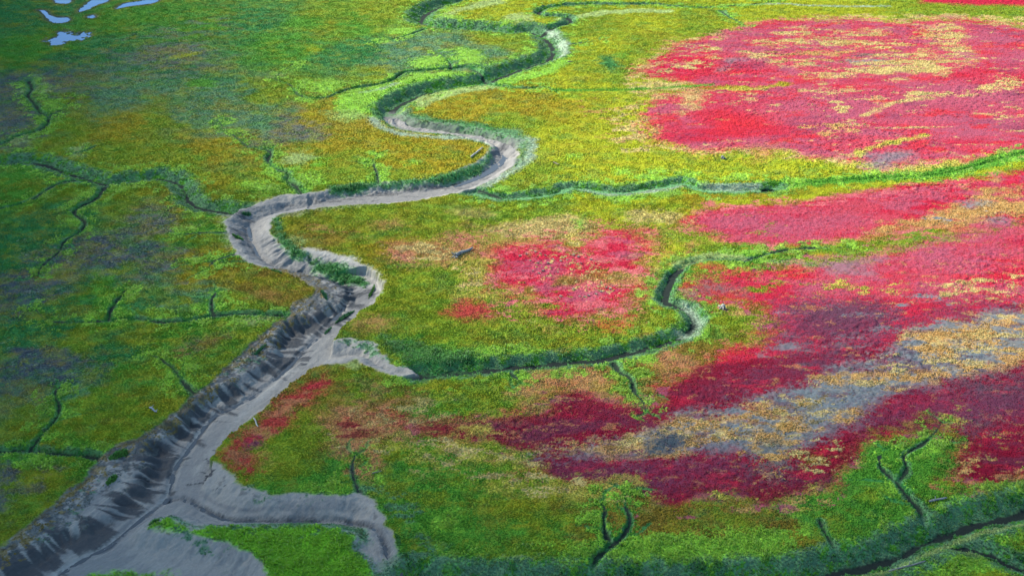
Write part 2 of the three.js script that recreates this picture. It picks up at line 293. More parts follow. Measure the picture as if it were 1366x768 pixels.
// second field
const RED_MID = '898 293 935 281 960 273 1000 270 1060 268 1110 262 1150 252 1220 244 1300 236 1366 226 1500 215 1500 300 1366 301 1290 309 1240 306 1180 315 1130 322 1080 331 1030 331 985 323 940 309 915 301';
patch('crimson', RED_MID, { soft: 2, rag: 3, sc: 5 });
fringe(RED_MID, ['pink', 'rust', 'gold', 'umber'], 5, 202);
flecks('coral', RED_MID, { share: 0.55, sc: 6, soft: 4, op: 0.9, edge: 0.1, seed: 26 });
patch('mauve', '930 296 1000 280 1080 282 1160 285 1150 300 1080 320 1030 328 985 318 935 306', { soft: 6, rag: 8, sc: 8, op: 0.75 });
flecks('mauve', RED_MID, { share: 0.45, sc: 7, soft: 6, op: 0.7, seed: 31 });
flecks('olive', '960 285 1060 285 1060 320 1000 318', { share: 0.34, sc: 3, soft: 6, seed: 32, op: 0.8 });
patch('tan', '1190 297 1230 284 1300 270 1366 262 1500 250 1500 292 1366 292 1300 300 1240 306 1160 312 1150 303', { soft: 2.5, rag: 7, sc: 5 });
patch('tan', '1290 250 1340 246 1366 250 1366 262 1310 262', { soft: 2.5, rag: 6, sc: 4 });
flecks('pan', '1200 290 1366 262 1366 300 1250 304', { share: 0.4, sc: 5, soft: 5, seed: 33 });
patch('pan', '1278 270 1300 266 1322 270 1318 278 1290 280', { soft: 2, rag: 3, op: 0.9 });
patch('pan', '1320 293 1345 288 1352 298 1330 302', { soft: 2, rag: 3, op: 0.9 });
stroke('yellow', '960 268 1020 268 1080 262 1130 250 1220 240 1300 230 1366 218 1480 202', 2.0, { rag: 1.6 });
flecks('pink', '960 268 1120 258 1300 240 1300 250 1100 275 960 282', { share: 0.5, sc: 1.6, soft: 3, seed: 35 });
// the great near field, cut by the grey and straw band
const RED_NEAR = '1000 364 1040 352 1130 346 1200 334 1262 320 1310 306 1366 298 1500 290 1500 640 1366 638 1330 648 1295 644 1258 634 1275 597 1262 578 1231 574 1187 585 1156 590 1139 620 1095 650 1048 664 1018 673 974 654 930 657 906 676 876 677 866 657 771 647 740 634 709 627 714 600 653 590 606 588 562 576 552 567 600 562 660 558 721 550 745 527 770 519 800 535 856 543 887 538 893 508 930 487 960 470 1000 456 1022 436 1012 416 960 403 915 400 910 380 930 367 985 364';
patch('crimson', RED_NEAR, { soft: 2.5, rag: 5, sc: 5 });
fringe(RED_NEAR, ['rust', 'umber', 'mauve', 'tan'], 6, 203);
flecks('coral', '990 360 1130 346 1262 320 1366 298 1500 290 1500 400 1300 410 1150 400 1000 400', { share: 0.6, sc: 7, soft: 5, op: 0.9, edge: 0.1, seed: 25 });
flecks('mauve', RED_NEAR, { share: 0.4, sc: 9, soft: 6, op: 0.8, edge: 0.12, seed: 41 });
flecks('scarlet', RED_NEAR, { share: 0.36, sc: 6, soft: 6, op: 0.8, edge: 0.1, seed: 42 });
flecks('wine', '600 589 562 577 560 568 660 560 722 551 747 529 770 521 800 537 858 546 890 541 896 512 935 490 1010 480 1100 470 1200 450 1366 400 1500 380 1500 638 1366 636 1330 646 1295 642 1260 632 1277 597 1262 576 1231 572 1187 583 1156 588 1139 618 1095 648 1048 662 1018 671 974 652 930 655 906 674 876 675 866 655 771 645 740 632 711 626 714 602 655 590', { share: 1.1, sc: 8, soft: 3, op: 0.9, edge: 0.16, seed: 43 });
patch('crimson', '935 352 985 350 1000 358 975 363 932 360', { soft: 2, rag: 2, op: 0.7 });
patch('pan', '1030 349 1080 350 1120 346 1178 342 1176 350 1150 360 1165 366 1120 368 1100 358 1060 356', { soft: 2.5, rag: 2.5, sc: 5, op: 0.75 });
patch('mauve', '1110 362 1200 340 1260 325 1300 345 1250 360 1180 372', { soft: 7, rag: 5, op: 0.6 });
patch('mauve', '1230 330 1330 300 1366 310 1366 350 1290 360', { soft: 7, rag: 6, op: 0.7 });
patch('ash', '915 380 945 374 985 382 1005 392 1000 400 970 392 940 392 915 400', { soft: 3, rag: 3, sc: 5, op: 0.75 });
patch('plum', '1040 425 1060 408 1110 402 1170 406 1205 420 1190 440 1150 450 1090 455 1040 446', { soft: 6, rag: 5, op: 0.85 });
patch('slate', '1060 412 1110 404 1170 408 1190 420 1150 430 1090 424', { soft: 6, rag: 5, op: 0.55 });
patch('plum', '1200 430 1260 400 1330 410 1330 430 1250 430', { soft: 6, rag: 5, op: 0.8 });
flecks('pan', '1040 440 1180 445 1150 490 1080 500 1020 490', { share: 0.38, sc: 3, soft: 6, seed: 45, op: 0.75 });
patch('plum', '1000 500 1100 460 1180 450 1160 480 1060 510 1000 525', { soft: 8, rag: 6, op: 0.5 });
flecks('straw', '1220 380 1300 370 1366 360 1366 400 1280 404 1220 400', { share: 0.5, sc: 2.6, soft: 5, seed: 46 });
flecks('pan', '1180 395 1260 388 1280 405 1200 410', { share: 0.5, sc: 3, soft: 5, seed: 47 });
flecks('lemon', '1070 372 1120 372 1200 378 1220 392 1100 396', { share: 0.42, sc: 2, soft: 4, seed: 48 });
flecks('olive', '1020 362 1080 366 1130 372 1120 388 1060 384 1010 400 1000 380', { share: 0.55, sc: 3, soft: 5, seed: 49 });
for (const [p, k, op] of [['1030 430 1060 408 1110 402 1180 406 1210 424 1190 450 1140 470 1060 470 1030 452', 'dusk', 0.75], ['900 530 960 500 1060 490 1130 480 1090 500 1000 530 920 548', 'dusk', 0.55], ['1160 560 1230 530 1300 512 1366 500 1500 470 1500 540 1366 560 1300 575 1230 560', 'dusk', 0.7], ['906 615 985 606 1010 625 960 645 880 640 800 640 790 625', 'dusk', 0.65], ['660 570 740 560 860 556 830 575 740 590', 'dusk', 0.4], ['1060 655 1000 650 1020 630 1080 625 1100 640', 'dusk', 0.5], ['1200 436 1280 410 1366 400 1366 412 1270 428', 'dusk', 0.6]])
  patch(k, p, { soft: 6, rag: 6, sc: 6, op });
flecks('pan', '1030 410 1200 408 1200 440 1080 470 960 500 900 540 920 520 1000 470', { share: 0.34, sc: 4, soft: 5, op: 0.6, seed: 44 });
flecks('dusk', '560 570 760 520 900 500 1200 450 1500 390 1500 640 1290 640 1270 590 1160 590 1100 650 900 676 700 630', { share: 0.42, sc: 4.5, soft: 4, stretch: 2.6, op: 0.55, seed: 221, edge: 0.1 });
flecks('crimson', '700 560 900 505 1200 450 1500 400 1500 640 1290 640 1270 590 1160 590 1100 650 900 670 720 630 900 560', { share: 0.34, sc: 2.6, soft: 4, stretch: 2.2, op: 0.6, seed: 222, edge: 0.08 });
flecks('rust', RED_NEAR, { share: 0.22, sc: 1.7, soft: 2, stretch: 1.8, op: 0.7, seed: 223 });
const BAND = '700 606 745 592 800 590 860 575 905 556 950 548 1000 540 1060 516 1100 497 1150 490 1190 472 1210 442 1250 428 1290 428 1366 408 1500 380 1500 450 1366 482 1330 495 1280 505 1230 516 1190 531 1150 556 1095 582 1062 602 1042 622 1010 610 960 604 905 602 850 614 790 612';
patch('pan', BAND, { soft: 2.5, rag: 3.5, sc: 5 });
flecks('tan', BAND, { share: 0.52, sc: 5.5, soft: 4, stretch: 1.8, seed: 51, edge: 0.05 });
patch('tan', '720 606 770 594 830 590 870 580 905 560 960 552 1000 548 1000 560 950 575 920 582 905 598 850 612 790 612', { soft: 2, rag: 4, sc: 3.5 });
patch('tan', '1000 575 1040 550 1090 535 1110 545 1080 568 1050 590 1020 602 985 592', { soft: 2, rag: 5, sc: 4 });
patch('tan', '1100 505 1150 496 1186 488 1180 500 1150 512 1110 518', { soft: 1.5, rag: 3, sc: 3 });
patch('tan', '1210 440 1290 432 1366 414 1500 390 1500 440 1366 456 1300 458 1240 460 1205 452', { soft: 2, rag: 4, sc: 4 });
patch('tan', '1366 462 1500 440 1500 460 1366 486 1300 500 1240 510 1230 500 1290 486', { soft: 2, rag: 3, sc: 3 });
flecks('pan', BAND, { share: 0.44, sc: 3.2, soft: 2, seed: 57, stretch: 2, op: 0.9 });
flecks('dusk', BAND, { share: 0.32, sc: 3.6, soft: 2, seed: 58, stretch: 2, op: 0.6 });
flecks('straw', BAND, { share: 0.34, sc: 2.4, soft: 3, seed: 53, op: 0.8 });
flecks('umber', '740 598 1000 550 1110 520 1100 570 900 600 740 612', { share: 0.34, sc: 2, soft: 3, seed: 54, op: 0.6 });
patch('slate', '858 596 872 584 900 578 918 582 915 594 890 604 866 606', { soft: 1.2, rag: 1.2, sc: 3 });
patch('ash', '1000 600 1045 590 1055 620 1030 640 1000 625', { soft: 3, rag: 4, op: 0.8 });
flecks('tan', '990 600 1060 595 1060 640 1010 645', { share: 0.5, sc: 2, soft: 4, seed: 56 });
patch('plum', '906 612 985 606 1000 625 960 640 906 636 860 628', { soft: 5, rag: 4, op: 0.6 });
patch('plum', '770 618 860 614 866 640 800 640', { soft: 5, rag: 4, op: 0.55 });
patch('plum', '1150 560 1230 530 1366 500 1366 560 1300 570 1220 560', { soft: 8, rag: 6, op: 0.55 });
patch('slate', '1275 566 1325 560 1330 570 1300 580 1280 578', { soft: 4, rag: 3, op: 0.6 });
patch('slate', '1290 512 1366 500 1366 525 1310 530', { soft: 5, rag: 4, op: 0.5 });
flecks('rust', '720 556 860 545 700 596 600 590 562 576', { share: 0.36, sc: 3, soft: 5, seed: 60, op: 0.6 });
patch('rust', '560 562 640 555 700 552 680 566 610 574', { soft: 4, rag: 5, op: 0.7 });
// gaps of green and straw inside the near field
patch('umber', '1085 620 1060 612 1085 600 1110 608', { soft: 2, rag: 4, sc: 3 });
patch('green', '1150 595 1185 588 1230 578 1262 582 1274 598 1256 634 1200 660 1140 640', { soft: 2, rag: 5, sc: 4 });
flecks('straw', '1060 590 1130 590 1140 620 1070 640 1040 620', { share: 0.4, sc: 2.2, soft: 4, seed: 61 });
patch('lemon', '1262 560 1280 545 1286 556 1270 576 1258 574', { soft: 1.5, rag: 2.5, sc: 2.5 });
patch('umber', '1170 574 1200 566 1240 556 1255 562 1200 580', { soft: 2, rag: 4, sc: 3, op: 0.8 });
flecks('umber', '1160 578 1290 540 1300 560 1270 590 1200 600', { share: 0.5, sc: 2.4, soft: 4, seed: 62 });
flecks('lemon', '1270 600 1330 580 1350 578 1345 590 1290 600', { share: 0.5, sc: 2, soft: 3, seed: 63 });
flecks('tan', '1270 600 1320 610 1340 630 1290 640 1262 630', { share: 0.5, sc: 2.2, soft: 4, seed: 64 });
flecks('rust', '1260 632 1366 625 1366 650 1290 655', { share: 0.5, sc: 2.4, soft: 4, seed: 65 });
patch('lemon', '1048 664 1085 648 1110 652 1090 664 1055 672', { soft: 1.5, rag: 3, sc: 2.5 });
flecks('umber', '906 664 1000 652 1050 664 1000 690 920 690', { share: 0.6, sc: 3, soft: 5, seed: 66 });
flecks('lemon', '930 656 1060 660 1110 650 1110 668 940 672', { share: 0.42, sc: 2, soft: 3, seed: 67 });
// field inside the meander
const RED_ISLE = '655 330 687 322 707 330 731 318 745 328 775 331 792 314 802 304 829 306 853 309 866 325 863 341 856 362 820 362 790 366 812 376 850 372 884 386 850 396 826 420 802 420 755 426 728 420 718 402 700 388 670 378 646 368 652 352';
patch('rust', '600 320 640 305 700 300 800 300 880 310 892 340 870 400 830 430 750 432 700 410 640 380 620 350', { soft: 5, rag: 6, sc: 5, op: 0.55 });
patch('straw', '653 306 690 294 730 286 760 284 790 290 800 300 780 330 745 326 705 314 665 322', { soft: 2.5, rag: 5, sc: 4, op: 0.9 });
patch('lemon', '745 312 775 308 775 330 750 328', { soft: 2, rag: 2.5, sc: 3 });
patch('crimson', RED_ISLE, { soft: 2.5, rag: 4, sc: 4 });
fringe(RED_ISLE, ['rust', 'pink', 'umber', 'straw'], 7, 204);
flecks('crimson', '630 330 690 305 800 295 890 305 895 345 880 400 850 440 760 442 690 420 640 390', { share: 0.36, sc: 3, soft: 6, seed: 205, op: 0.7 });
flecks('pink', '590 320 690 295 800 290 890 300 900 345 880 410 850 440 740 442 640 410', { share: 0.32, sc: 2.4, soft: 6, seed: 206, op: 0.6 });
flecks('pink', RED_ISLE, { share: 0.44, sc: 5, soft: 5, seed: 71, op: 0.7 });
flecks('mauve', RED_ISLE, { share: 0.42, sc: 5, soft: 5, seed: 72, op: 0.7 });
patch('umber', '734 372 760 364 800 364 802 372 770 380 740 380', { soft: 2, rag: 3, sc: 3, op: 0.85 });
flecks('olive', '720 400 760 395 770 412 730 415', { share: 0.45, sc: 2, soft: 3, seed: 73 });
flecks('straw', '700 330 780 330 850 380 800 410 720 370', { share: 0.28, sc: 1.2, stretch: 1, soft: 5, seed: 74 });
patch('pink', '597 318 612 312 640 316 640 326 612 328', { soft: 3, rag: 3, op: 0.8 });
patch('rust', '500 322 540 318 595 318 640 330 640 342 590 350 540 350 510 335', { soft: 4, rag: 5, sc: 4, op: 0.8 });
flecks('straw', '490 325 600 320 640 335 600 350 520 345', { share: 0.5, sc: 2.4, soft: 4, seed: 75 });
patch('pink', '526 336 548 334 550 348 530 350', { soft: 2.5, rag: 2, op: 0.6 });
patch('lemon', '616 345 642 350 648 372 636 384 660 395 650 404 610 400 620 375 628 362', { soft: 2.5, rag: 4, sc: 3.5 });
flecks('straw', '600 342 645 350 655 400 605 402', { share: 0.4, sc: 2, soft: 4, seed: 76 });
patch('crimson', '600 412 620 402 645 402 660 416 640 428 605 430 596 424', { soft: 2.5, rag: 3, sc: 3, op: 0.85 });
flecks('pink', '660 405 690 400 690 425 650 428', { share: 0.5, sc: 2, soft: 4, seed: 77 });
patch('rust', '478 422 505 418 522 424 515 436 480 438', { soft: 3, rag: 3, op: 0.7 });
patch('scarlet', '796 432 820 425 848 426 840 436 812 440', { soft: 2.5, rag: 3, op: 0.75 });
patch('straw', '825 292 860 280 900 284 920 292 890 298 850 298', { soft: 2.5, rag: 4, sc: 4, op: 0.9 });
patch('straw', '605 280 650 282 660 288 620 292', { soft: 3, rag: 3, sc: 4, op: 0.6 });
patch('rust', '500 295 530 290 540 300 510 305', { soft: 3, rag: 3, op: 0.6 });
flecks('rust', '400 300 470 290 500 300 440 320', { share: 0.45, sc: 3, soft: 6, seed: 79, op: 0.6 });
patch('rust', '914 328 925 324 930 332 918 338', { soft: 2, rag: 2 });
// along the right bank of the main channel
patch('crimson', '379 527 410 508 430 502 438 508 432 524 398 540 388 560 352 585 332 598 346 610 336 634 312 622 290 607 310 590 338 566 352 546', { soft: 2, rag: 3, sc: 3, op: 0.85 });
flecks('rust', '379 527 436 504 400 545 350 600 336 634 290 607', { share: 0.5, sc: 2, soft: 3, seed: 81, op: 0.75 });
patch('plum', '326 590 345 582 348 592 330 600', { soft: 1.5, rag: 1.5 });
patch('lemon', '346 606 360 604 362 616 348 620', { soft: 1.5, rag: 2, sc: 2 });
patch('rust', '448 548 480 540 492 560 482 580 484 600 474 620 452 612 440 580', { soft: 3, rag: 4, sc: 4, op: 0.85 });
flecks('crimson', '455 550 500 545 560 560 560 580 490 585', { share: 0.5, sc: 3, soft: 5, seed: 83, op: 0.7 });
patch('rust', '500 556 560 548 600 560 560 580 500 582', { soft: 4, rag: 5, op: 0.6 });
flecks('straw', '440 545 600 530 610 555 480 600 440 600', { share: 0.4, sc: 2.4, soft: 5, seed: 84, op: 0.7 });
patch('rust', '690 492 760 490 816 486 800 505 720 520 690 510', { soft: 4, rag: 4, op: 0.6 });
flecks('tan', '640 510 760 490 880 480 880 520 800 535 700 545', { share: 0.42, sc: 3, soft: 6, seed: 85, op: 0.6 });
for (const [p, s] of [['484 590 530 582 536 596 490 600', 1], ['556 612 600 606 612 622 580 632', 2], ['585 580 640 578 648 594 600 600', 3], ['636 604 700 600 716 616 660 626', 4], ['628 640 690 628 710 645 660 655', 5], ['716 645 790 640 856 645 850 664 770 672 726 662', 6]])
  patch('lemon', p, { soft: 2.5, rag: 4.5, sc: 3.2, op: 0.85 });
flecks('straw', '540 580 660 590 720 610 860 645 850 668 700 660 560 625 480 600', { share: 0.44, sc: 2.2, soft: 5, seed: 87 });
flecks('rust', '640 620 720 610 720 640 650 640', { share: 0.5, sc: 2.6, soft: 5, seed: 88, op: 0.7 });

// ---------------------------------------------------------------- levees of pale and lime grass
for (const [n, x, y, rx, ry, a] of [['pale', 46, 107, 9, 6, -30], ['pale', 56, 119, 14, 6, -10], ['pale', 28, 122, 10, 4, 0], ['pale', 27, 183, 20, 7, -12], ['lime', 66, 166, 14, 7, -20], ['lime', 68, 140, 18, 7, -20], ['pale', 104, 200, 14, 8, -20],
  ['pale', 367, 100, 9, 4, 0], ['lime', 404, 113, 14, 7, -10], ['lime', 436, 115, 26, 10, -6], ['lime', 405, 134, 12, 3, 0], ['lime', 458, 142, 10, 8, 0], ['lime', 533, 41, 20, 6, 0], ['lime', 574, 82, 26, 8, -6], ['lime', 625, 74, 26, 11, 10], ['pale', 690, 24, 22, 7, 0],
  ['pale', 396, 213, 24, 9, -8], ['grass', 423, 219, 14, 5, -10], ['lime', 412, 238, 26, 10, 8], ['lime', 370, 228, 24, 10, 10], ['lime', 350, 250, 30, 7, 10], ['lime', 98, 293, 14, 8, -10], ['pale', 338, 425, 28, 5, -4], ['lime', 158, 414, 8, 7, 0],
  ['lime', 54, 613, 12, 5, -10], ['lime', 100, 591, 28, 4, -8], ['lime', 437, 651, 28, 6, -6], ['lime', 587, 472, 26, 9, 4], ['lime', 653, 470, 18, 7, 0], ['lime', 806, 477, 15, 4, 0], ['lime', 602, 694, 22, 15, 10], ['lime', 870, 233, 24, 7, -12],
  ['lime', 832, 264, 24, 5, 0], ['lime', 886, 257, 24, 7, -6], ['lime', 985, 234, 22, 5, -4], ['lime', 920, 232, 14, 6, 0], ['grass', 775, 297, 7, 8, 30], ['sage', 700, 80, 10, 6, 0], ['deep', 813, 84, 14, 12, 0], ['green', 833, 72, 8, 5, 0], ['lime', 762, 207, 8, 3, 0], ['lime', 830, 227, 10, 4, 0], ['lime', 548, 217, 6, 3, 0],
  ['pale', 470, 487, 10, 6, 0], ['pale', 395, 326, 10, 8, 40], ['green', 405, 30, 30, 10, 0], ['green', 270, 110, 24, 7, 0], ['yellow', 248, 74, 18, 3, -10], ['yellow', 418, 64, 10, 4, 0]])
  oval(n, x, y, rx * 0.95, ry * 0.9, a, { soft: 2.2, rag: 3.2, sc: 3, op: 0.9 });
patch('lime', '448 152 448 128 484 117 524 108 552 100 592 95 626 97 634 104 585 112 538 126 508 140 497 152 470 160', { soft: 2, rag: 2, sc: 4 });
patch('pale', '430 150 470 148 490 156 460 164', { soft: 3, rag: 3, op: 0.6 });
patch('pale', '565 30 600 14 640 2 670 -4 672 4 620 14 590 28 580 36', { soft: 2, rag: 2 });
stroke('lime', '652 114 690 105 731 95 752 82', 3.5, { rag: 1.5 });
stroke('pale', '560 140 585 130 620 121 660 115', 2.4, { rag: 1.2 });
stroke('pale', '748 26 800 18 850 14 890 15', 3, { rag: 1.5 });
patch('lime', '812 744 822 729 873 715 906 714 950 711 1048 707 1052 736 960 751 900 750 860 748', { soft: 2, rag: 2, sc: 3 });
patch('lime', '744 752 752 738 780 726 802 722 812 718 806 734 786 746', { soft: 1.5, rag: 1.5, sc: 3 });
patch('lime', '1250 690 1262 680 1310 672 1366 664 1480 650 1480 672 1366 680 1310 692 1266 706 1250 706', { soft: 2, rag: 2, sc: 3 });
patch('green', '1110 722 1180 690 1220 690 1226 712 1180 728 1110 736', { soft: 3, rag: 3 });
patch('lime', '1245 735 1280 726 1330 738 1345 752 1310 756 1270 748', { soft: 1.5, rag: 2, sc: 3 });
patch('green', '560 735 600 725 640 738 700 738 740 732 730 752 640 748 590 744', { soft: 2, rag: 2, op: 0.7 });
flecks('pale', '570 735 740 730 740 752 620 748', { share: 0.5, sc: 1.6, soft: 3, seed: 91 });
stroke('green', '741 120 822 120 890 117 950 113', 1.4, { rag: 0.8 });
stroke('green', '960 250 1041 246 1109 241 1177 237 1244 233 1295 223 1339 210 1400 196', 3.2, { rag: 1.2 });
stroke('frost', '985 7 1041 5 1075 7 1143 8 1187 8', 1.0, { rag: 0.6 });
flecks('wine', '440 560 480 545 560 555 620 560 600 590 520 592 450 600', { share: 0.36, sc: 3, soft: 5, seed: 211, op: 0.75, stretch: 3 });
flecks('wine', '560 560 700 545 740 520 760 515 720 560 620 595', { share: 0.42, sc: 3, soft: 6, seed: 212, op: 0.7, stretch: 3 });
flecks('crimson', '280 610 330 570 400 515 440 500 440 530 380 580 340 640', { share: 0.34, sc: 2.2, soft: 4, seed: 213, op: 0.6 });

// ---------------------------------------------------------------- creeks
const C = {
  upper: '521 153 521 148 541 134 565 125 602 117 640 112 653 108 680 97 707 88 731 79 738 69 733 57 721 46 707 42 687 44 653 41 619 39 585 36 565 32 562 24 575 13 599 5 626 -2 690 -24',
};
creek(C.upper, 0.9, 6.8, 3.2, { y: -2.2, bank: 'teal' });
creek('721 43 741 36 760 30 758 24 738 22 721 20 722 14 744 9 775 7 822 7 873 7 900 10 940 12 991 9 1041 4', 0.80, 3.15, 1.80, { y: -1, taper: 0.5 });
creek('963 14 974 22 994 33', 0.31, 1.20, 0.80, { taper: 0.4 });
creek('650 107 640 97 626 91 602 92 572 95 538 98 523 108 501 115 470 119 450 126 436 132 403 131 386 115 367 108 376 98 393 86', 0.46, 1.44, 1.80, { y: -0.8, taper: 0.5 });
creek('602 92 599 81 585 69', 0.31, 0.86, 1.20, { taper: 0.5 });
creek('645 110 670 114 700 117 727 116 741 120', 0.35, 1.44, 1.40, { taper: 0.5, bank: 'frost' });
creek('741 60 762 58 800 53', 0.20, 0.96, 0.60, { taper: 0.6 });
creek('565 38 545 46 520 52 500 56', 0.25, 0.96, 1.00, { taper: 0.6 });
// left
creek('-80 222 0 218 27 215 57 218 88 228 115 237 142 244 176 240 210 236 237 243 247 257 252 266 268 276 300 281 330 284', 0.40, 5.00, 2.20, { y: -1.2 });
creek('37 106 41 117 36 125 44 135 54 149 64 154 51 173 20 181 0 191 -60 200', 0.46, 1.06, 1.40, {});
creek('64 154 81 146 101 127', 0.20, 0.77, 0.60, { taper: 0.6 });
creek('406 262 396 247 382 237 384 230 372 225 357 213 359 200 332 195 315 183 295 169 300 158', 0.35, 1.34, 1.50, { taper: 0.45 });
creek('140 246 125 264 98 280 112 294 108 306 85 321 78 335 57 353 50 365', 0.41, 1.06, 1.40, { taper: 0.5 });
creek('115 237 78 243 54 257 41 265 0 277 -50 285', 0.25, 0.96, 0.80, { taper: 0.3 });
creek('396 422 379 419 338 417 298 418 257 424 217 428 183 423 142 427 81 429 61 426 47 412', 0.31, 1.25, 1.30, { taper: 0.4 });
creek('144 424 147 411 159 396 170 384', 0.25, 0.86, 1.10, { taper: 0.4 });
creek('284 417 282 399 288 388', 0.25, 0.77, 0.90, { taper: 0.4 });
creek('262 526 246 512 230 490 210 477 190 470', 0.20, 0.77, 0.80, { taper: 0.5 });
creek('-60 603 0 602 34 600 68 605 112 607 135 613 156 616 190 619', 0.35, 1.25, 1.50, { y: -0.6 });
creek('37 599 51 582 74 555 78 540 72 525 78 515', 0.25, 0.86, 1.10, { taper: 0.4 });
creek('100 203 112 200 125 194', 0.16, 0.67, 0.60, {});
creek('350 347 290 348 250 350', 0.16, 0.58, 0.60, { taper: 0.7 });
creek('318 337 288 346 272 360', 0.16, 0.58, 0.50, { taper: 0.7 });
creek('301 309 260 310 234 312', 0.16, 0.58, 0.50, { taper: 0.7 });
creek('505 250 503 232 498 215 502 205', 0.16, 0.67, 0.60, { taper: 0.6 });
// right
creek('629 254 660 261 694 261 721 258 748 253 757 248 782 249 822 254 856 250 890 245 910 241 933 249 974 251 1021 250 1041 246', 0.70, 3.15, 1.30, { bank: 'teal', floor: 'teal' });
creek('1041 246 1109 241 1177 237 1244 233 1295 223 1339 210 1400 196', 0.25, 1.15, 0.70, { bank: null, floor: 'green', fl: 0.5 });
creek('556 499 592 496 626 493 667 490 714 486 761 481 802 478 832 471 866 463 900 451 922 440 929 428 918 413 905 409 889 402 888 395 894 380 902 365 917 353 938 347 967 347 997 349 1018 343 1055 336 1090 334 1130 333', 0.80, 3.60, 1.90, { y: -0.8, taper: 0.35 });
creek('677 489 682 497 694 509', 0.20, 0.77, 0.80, { taper: 0.5 });
creek('819 482 826 494 842 504 846 520 856 533 862 545', 0.31, 0.96, 1.00, { taper: 0.6 });
creek('640 252 668 260', 0.25, 0.96, 1.00, {});
creek('480 655 474 643 470 620 474 606', 0.20, 0.77, 0.80, { taper: 0.4, floor: 'dark' });
creek('540 775 600 782 700 784 800 782 900 780 1000 776 1089 770 1122 760 1163 753 1197 742 1231 725 1265 713 1298 699 1332 691 1366 684 1470 664', 0.35, 6.00, 2.60, { y: -1.4 });
creek('1231 723 1236 698 1231 681 1217 664 1200 643 1177 623 1174 612 1180 600', 0.35, 1.54, 1.60, { taper: 0.45 });
creek('1200 640 1211 623 1207 606 1231 592 1248 576 1258 562', 0.20, 0.91, 0.90, { taper: 0.5 });
creek('1250 722 1271 724 1312 731 1343 745 1366 754 1440 775', 0.30, 3.15, 1.50, {});
creek('1132 762 1122 745 1112 725 1099 704 1094 692', 0.20, 0.86, 0.80, {});
creek('799 790 792 760 795 742 814 725 809 711 805 694 808 680 800 668', 0.35, 1.06, 1.50, { taper: 0.4 });
creek('814 725 826 718 841 694 834 670 838 655', 0.25, 0.86, 1.10, { taper: 0.5 });
creek('515 152 527 163 545 170 585 175 620 180 650 187 676 196', 1.4, 4.2, 2.4, { y: -1.2, bank: 'bulrush', floor: 'wet', levee: null });
// a dark undercut pool in the right-hand creek
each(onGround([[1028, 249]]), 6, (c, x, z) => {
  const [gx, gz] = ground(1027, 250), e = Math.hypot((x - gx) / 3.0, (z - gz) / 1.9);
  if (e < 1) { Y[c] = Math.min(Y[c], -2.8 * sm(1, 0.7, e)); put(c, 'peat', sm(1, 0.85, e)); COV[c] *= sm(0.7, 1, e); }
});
// pale grass on the creek edges
stroke('frost', '497 158 510 170 535 178 585 182 630 184 655 190', 1.6, { rag: 1 });
stroke('pale', '540 136 565 129 600 122 640 116', 1.0, { rag: 0.8 });
stroke('frost', '690 190 705 185 708 200 698 216 675 232 650 246', 1.8, { rag: 1.4 });
patch('bulrush', '540 152 570 158 620 165 660 172 690 182 680 188 640 178 590 170 548 166 530 158', { soft: 1.5, rag: 1.5, y: -1 });
patch('teal', '655 172 690 172 706 186 704 206 690 222 676 228 690 205 686 190 668 182', { soft: 1.5, rag: 2 });
stroke('frost', '735 78 752 70 752 55 742 44 735 38', 1.8, { rag: 1.5 });
stroke('frost', '905 440 925 446 935 428 928 414 912 402', 0.7, { rag: 0.7 });
stroke('pale', '900 352 920 345 950 340 990 343', 1.0, { rag: 1 });
stroke('frost', '780 252 822 258 870 254 905 248', 1.3, { rag: 1.3 });
stroke('frost', '945 246 975 248 1010 246', 1.6, { rag: 1.3 });
stroke('frost', '1125 764 1165 757 1200 746 1235 730 1268 718', 0.6, { rag: 0.6 });
stroke('frost', '480 123 505 119 530 111', 0.8, { rag: 0.8 });

// ---------------------------------------------------------------- the main channel, its tributaries and the mud in them
const MAIN = pairs(`318 278 301 294 301 306 306 318 316 338 342 355 366 360 389 366 413 376 425 386 416 396 394 404 388 414 386 424 365 430 352 446 325 467 298 490 277 511 257 525 234 548 210 569 183 587 160 592 132 608 126 620 115 633 98 647 81 660 57 681 34 701 13 718 0 728 -60 770
 -120 880 560 880 556 790 552 768 538 745 524 718 514 691 503 666 482 655 460 657 436 659 409 657 362 657 325 647 298 623 277 613 304 579 335 559 359 535 388 508 405 495 417 486 452 483 476 480 494 490 531 502 566 500 551 492 522 484 510 470 498 457 469 448 447 451 457 437 478 413 494 406
 511 385 508 368 495 357 469 347 445 338 408 334 381 334 371 324 364 312 363 297 368 288 385 284 408 279 445 275 486 272 530 270 570 265 610 257 633 250 667 234 688 217 693 203 686 192 668 187 640 180 585 173 545 167 528 155 519 157 523 166 538 172 585 177 620 182 645 187 654 196 650 206 633 217 606 229 568 239 504 244 450 248 420 256 379 259 352 268`);
const ISLE = pairs('196 706 203 697 217 689 235 692 257 703 305 701 372 702 406 699 450 702 478 708 484 716 470 731 488 746 502 768 510 800 500 880 380 880 366 790 352 757 332 740 305 727 257 719 225 712');
const mainP = onGround(MAIN), isleP = onGround(ISLE, -0.6);
const SCARP = smooth(onGround(pairs('384 361 400 364 427 370 449 377 464 388 462 400 444 411 418 424 384 438 374 455 362 477 339 491 317 509 298 522 271 539 244 566 213 590 203 604 200 622 189 631 176 648 159 661 145 681 115 704 88 712 61 729 30 746 0 763 -60 800'), -1.3), 3);
const THAL = smooth(onGround(pairs('330 300 338 330 352 348 384 361 427 372 452 380 466 392 440 430 400 470 360 510 320 535 284 552 257 589 234 620 227 643 220 664 190 687 145 725 112 742 71 768 20 800'), -2.4), 3);
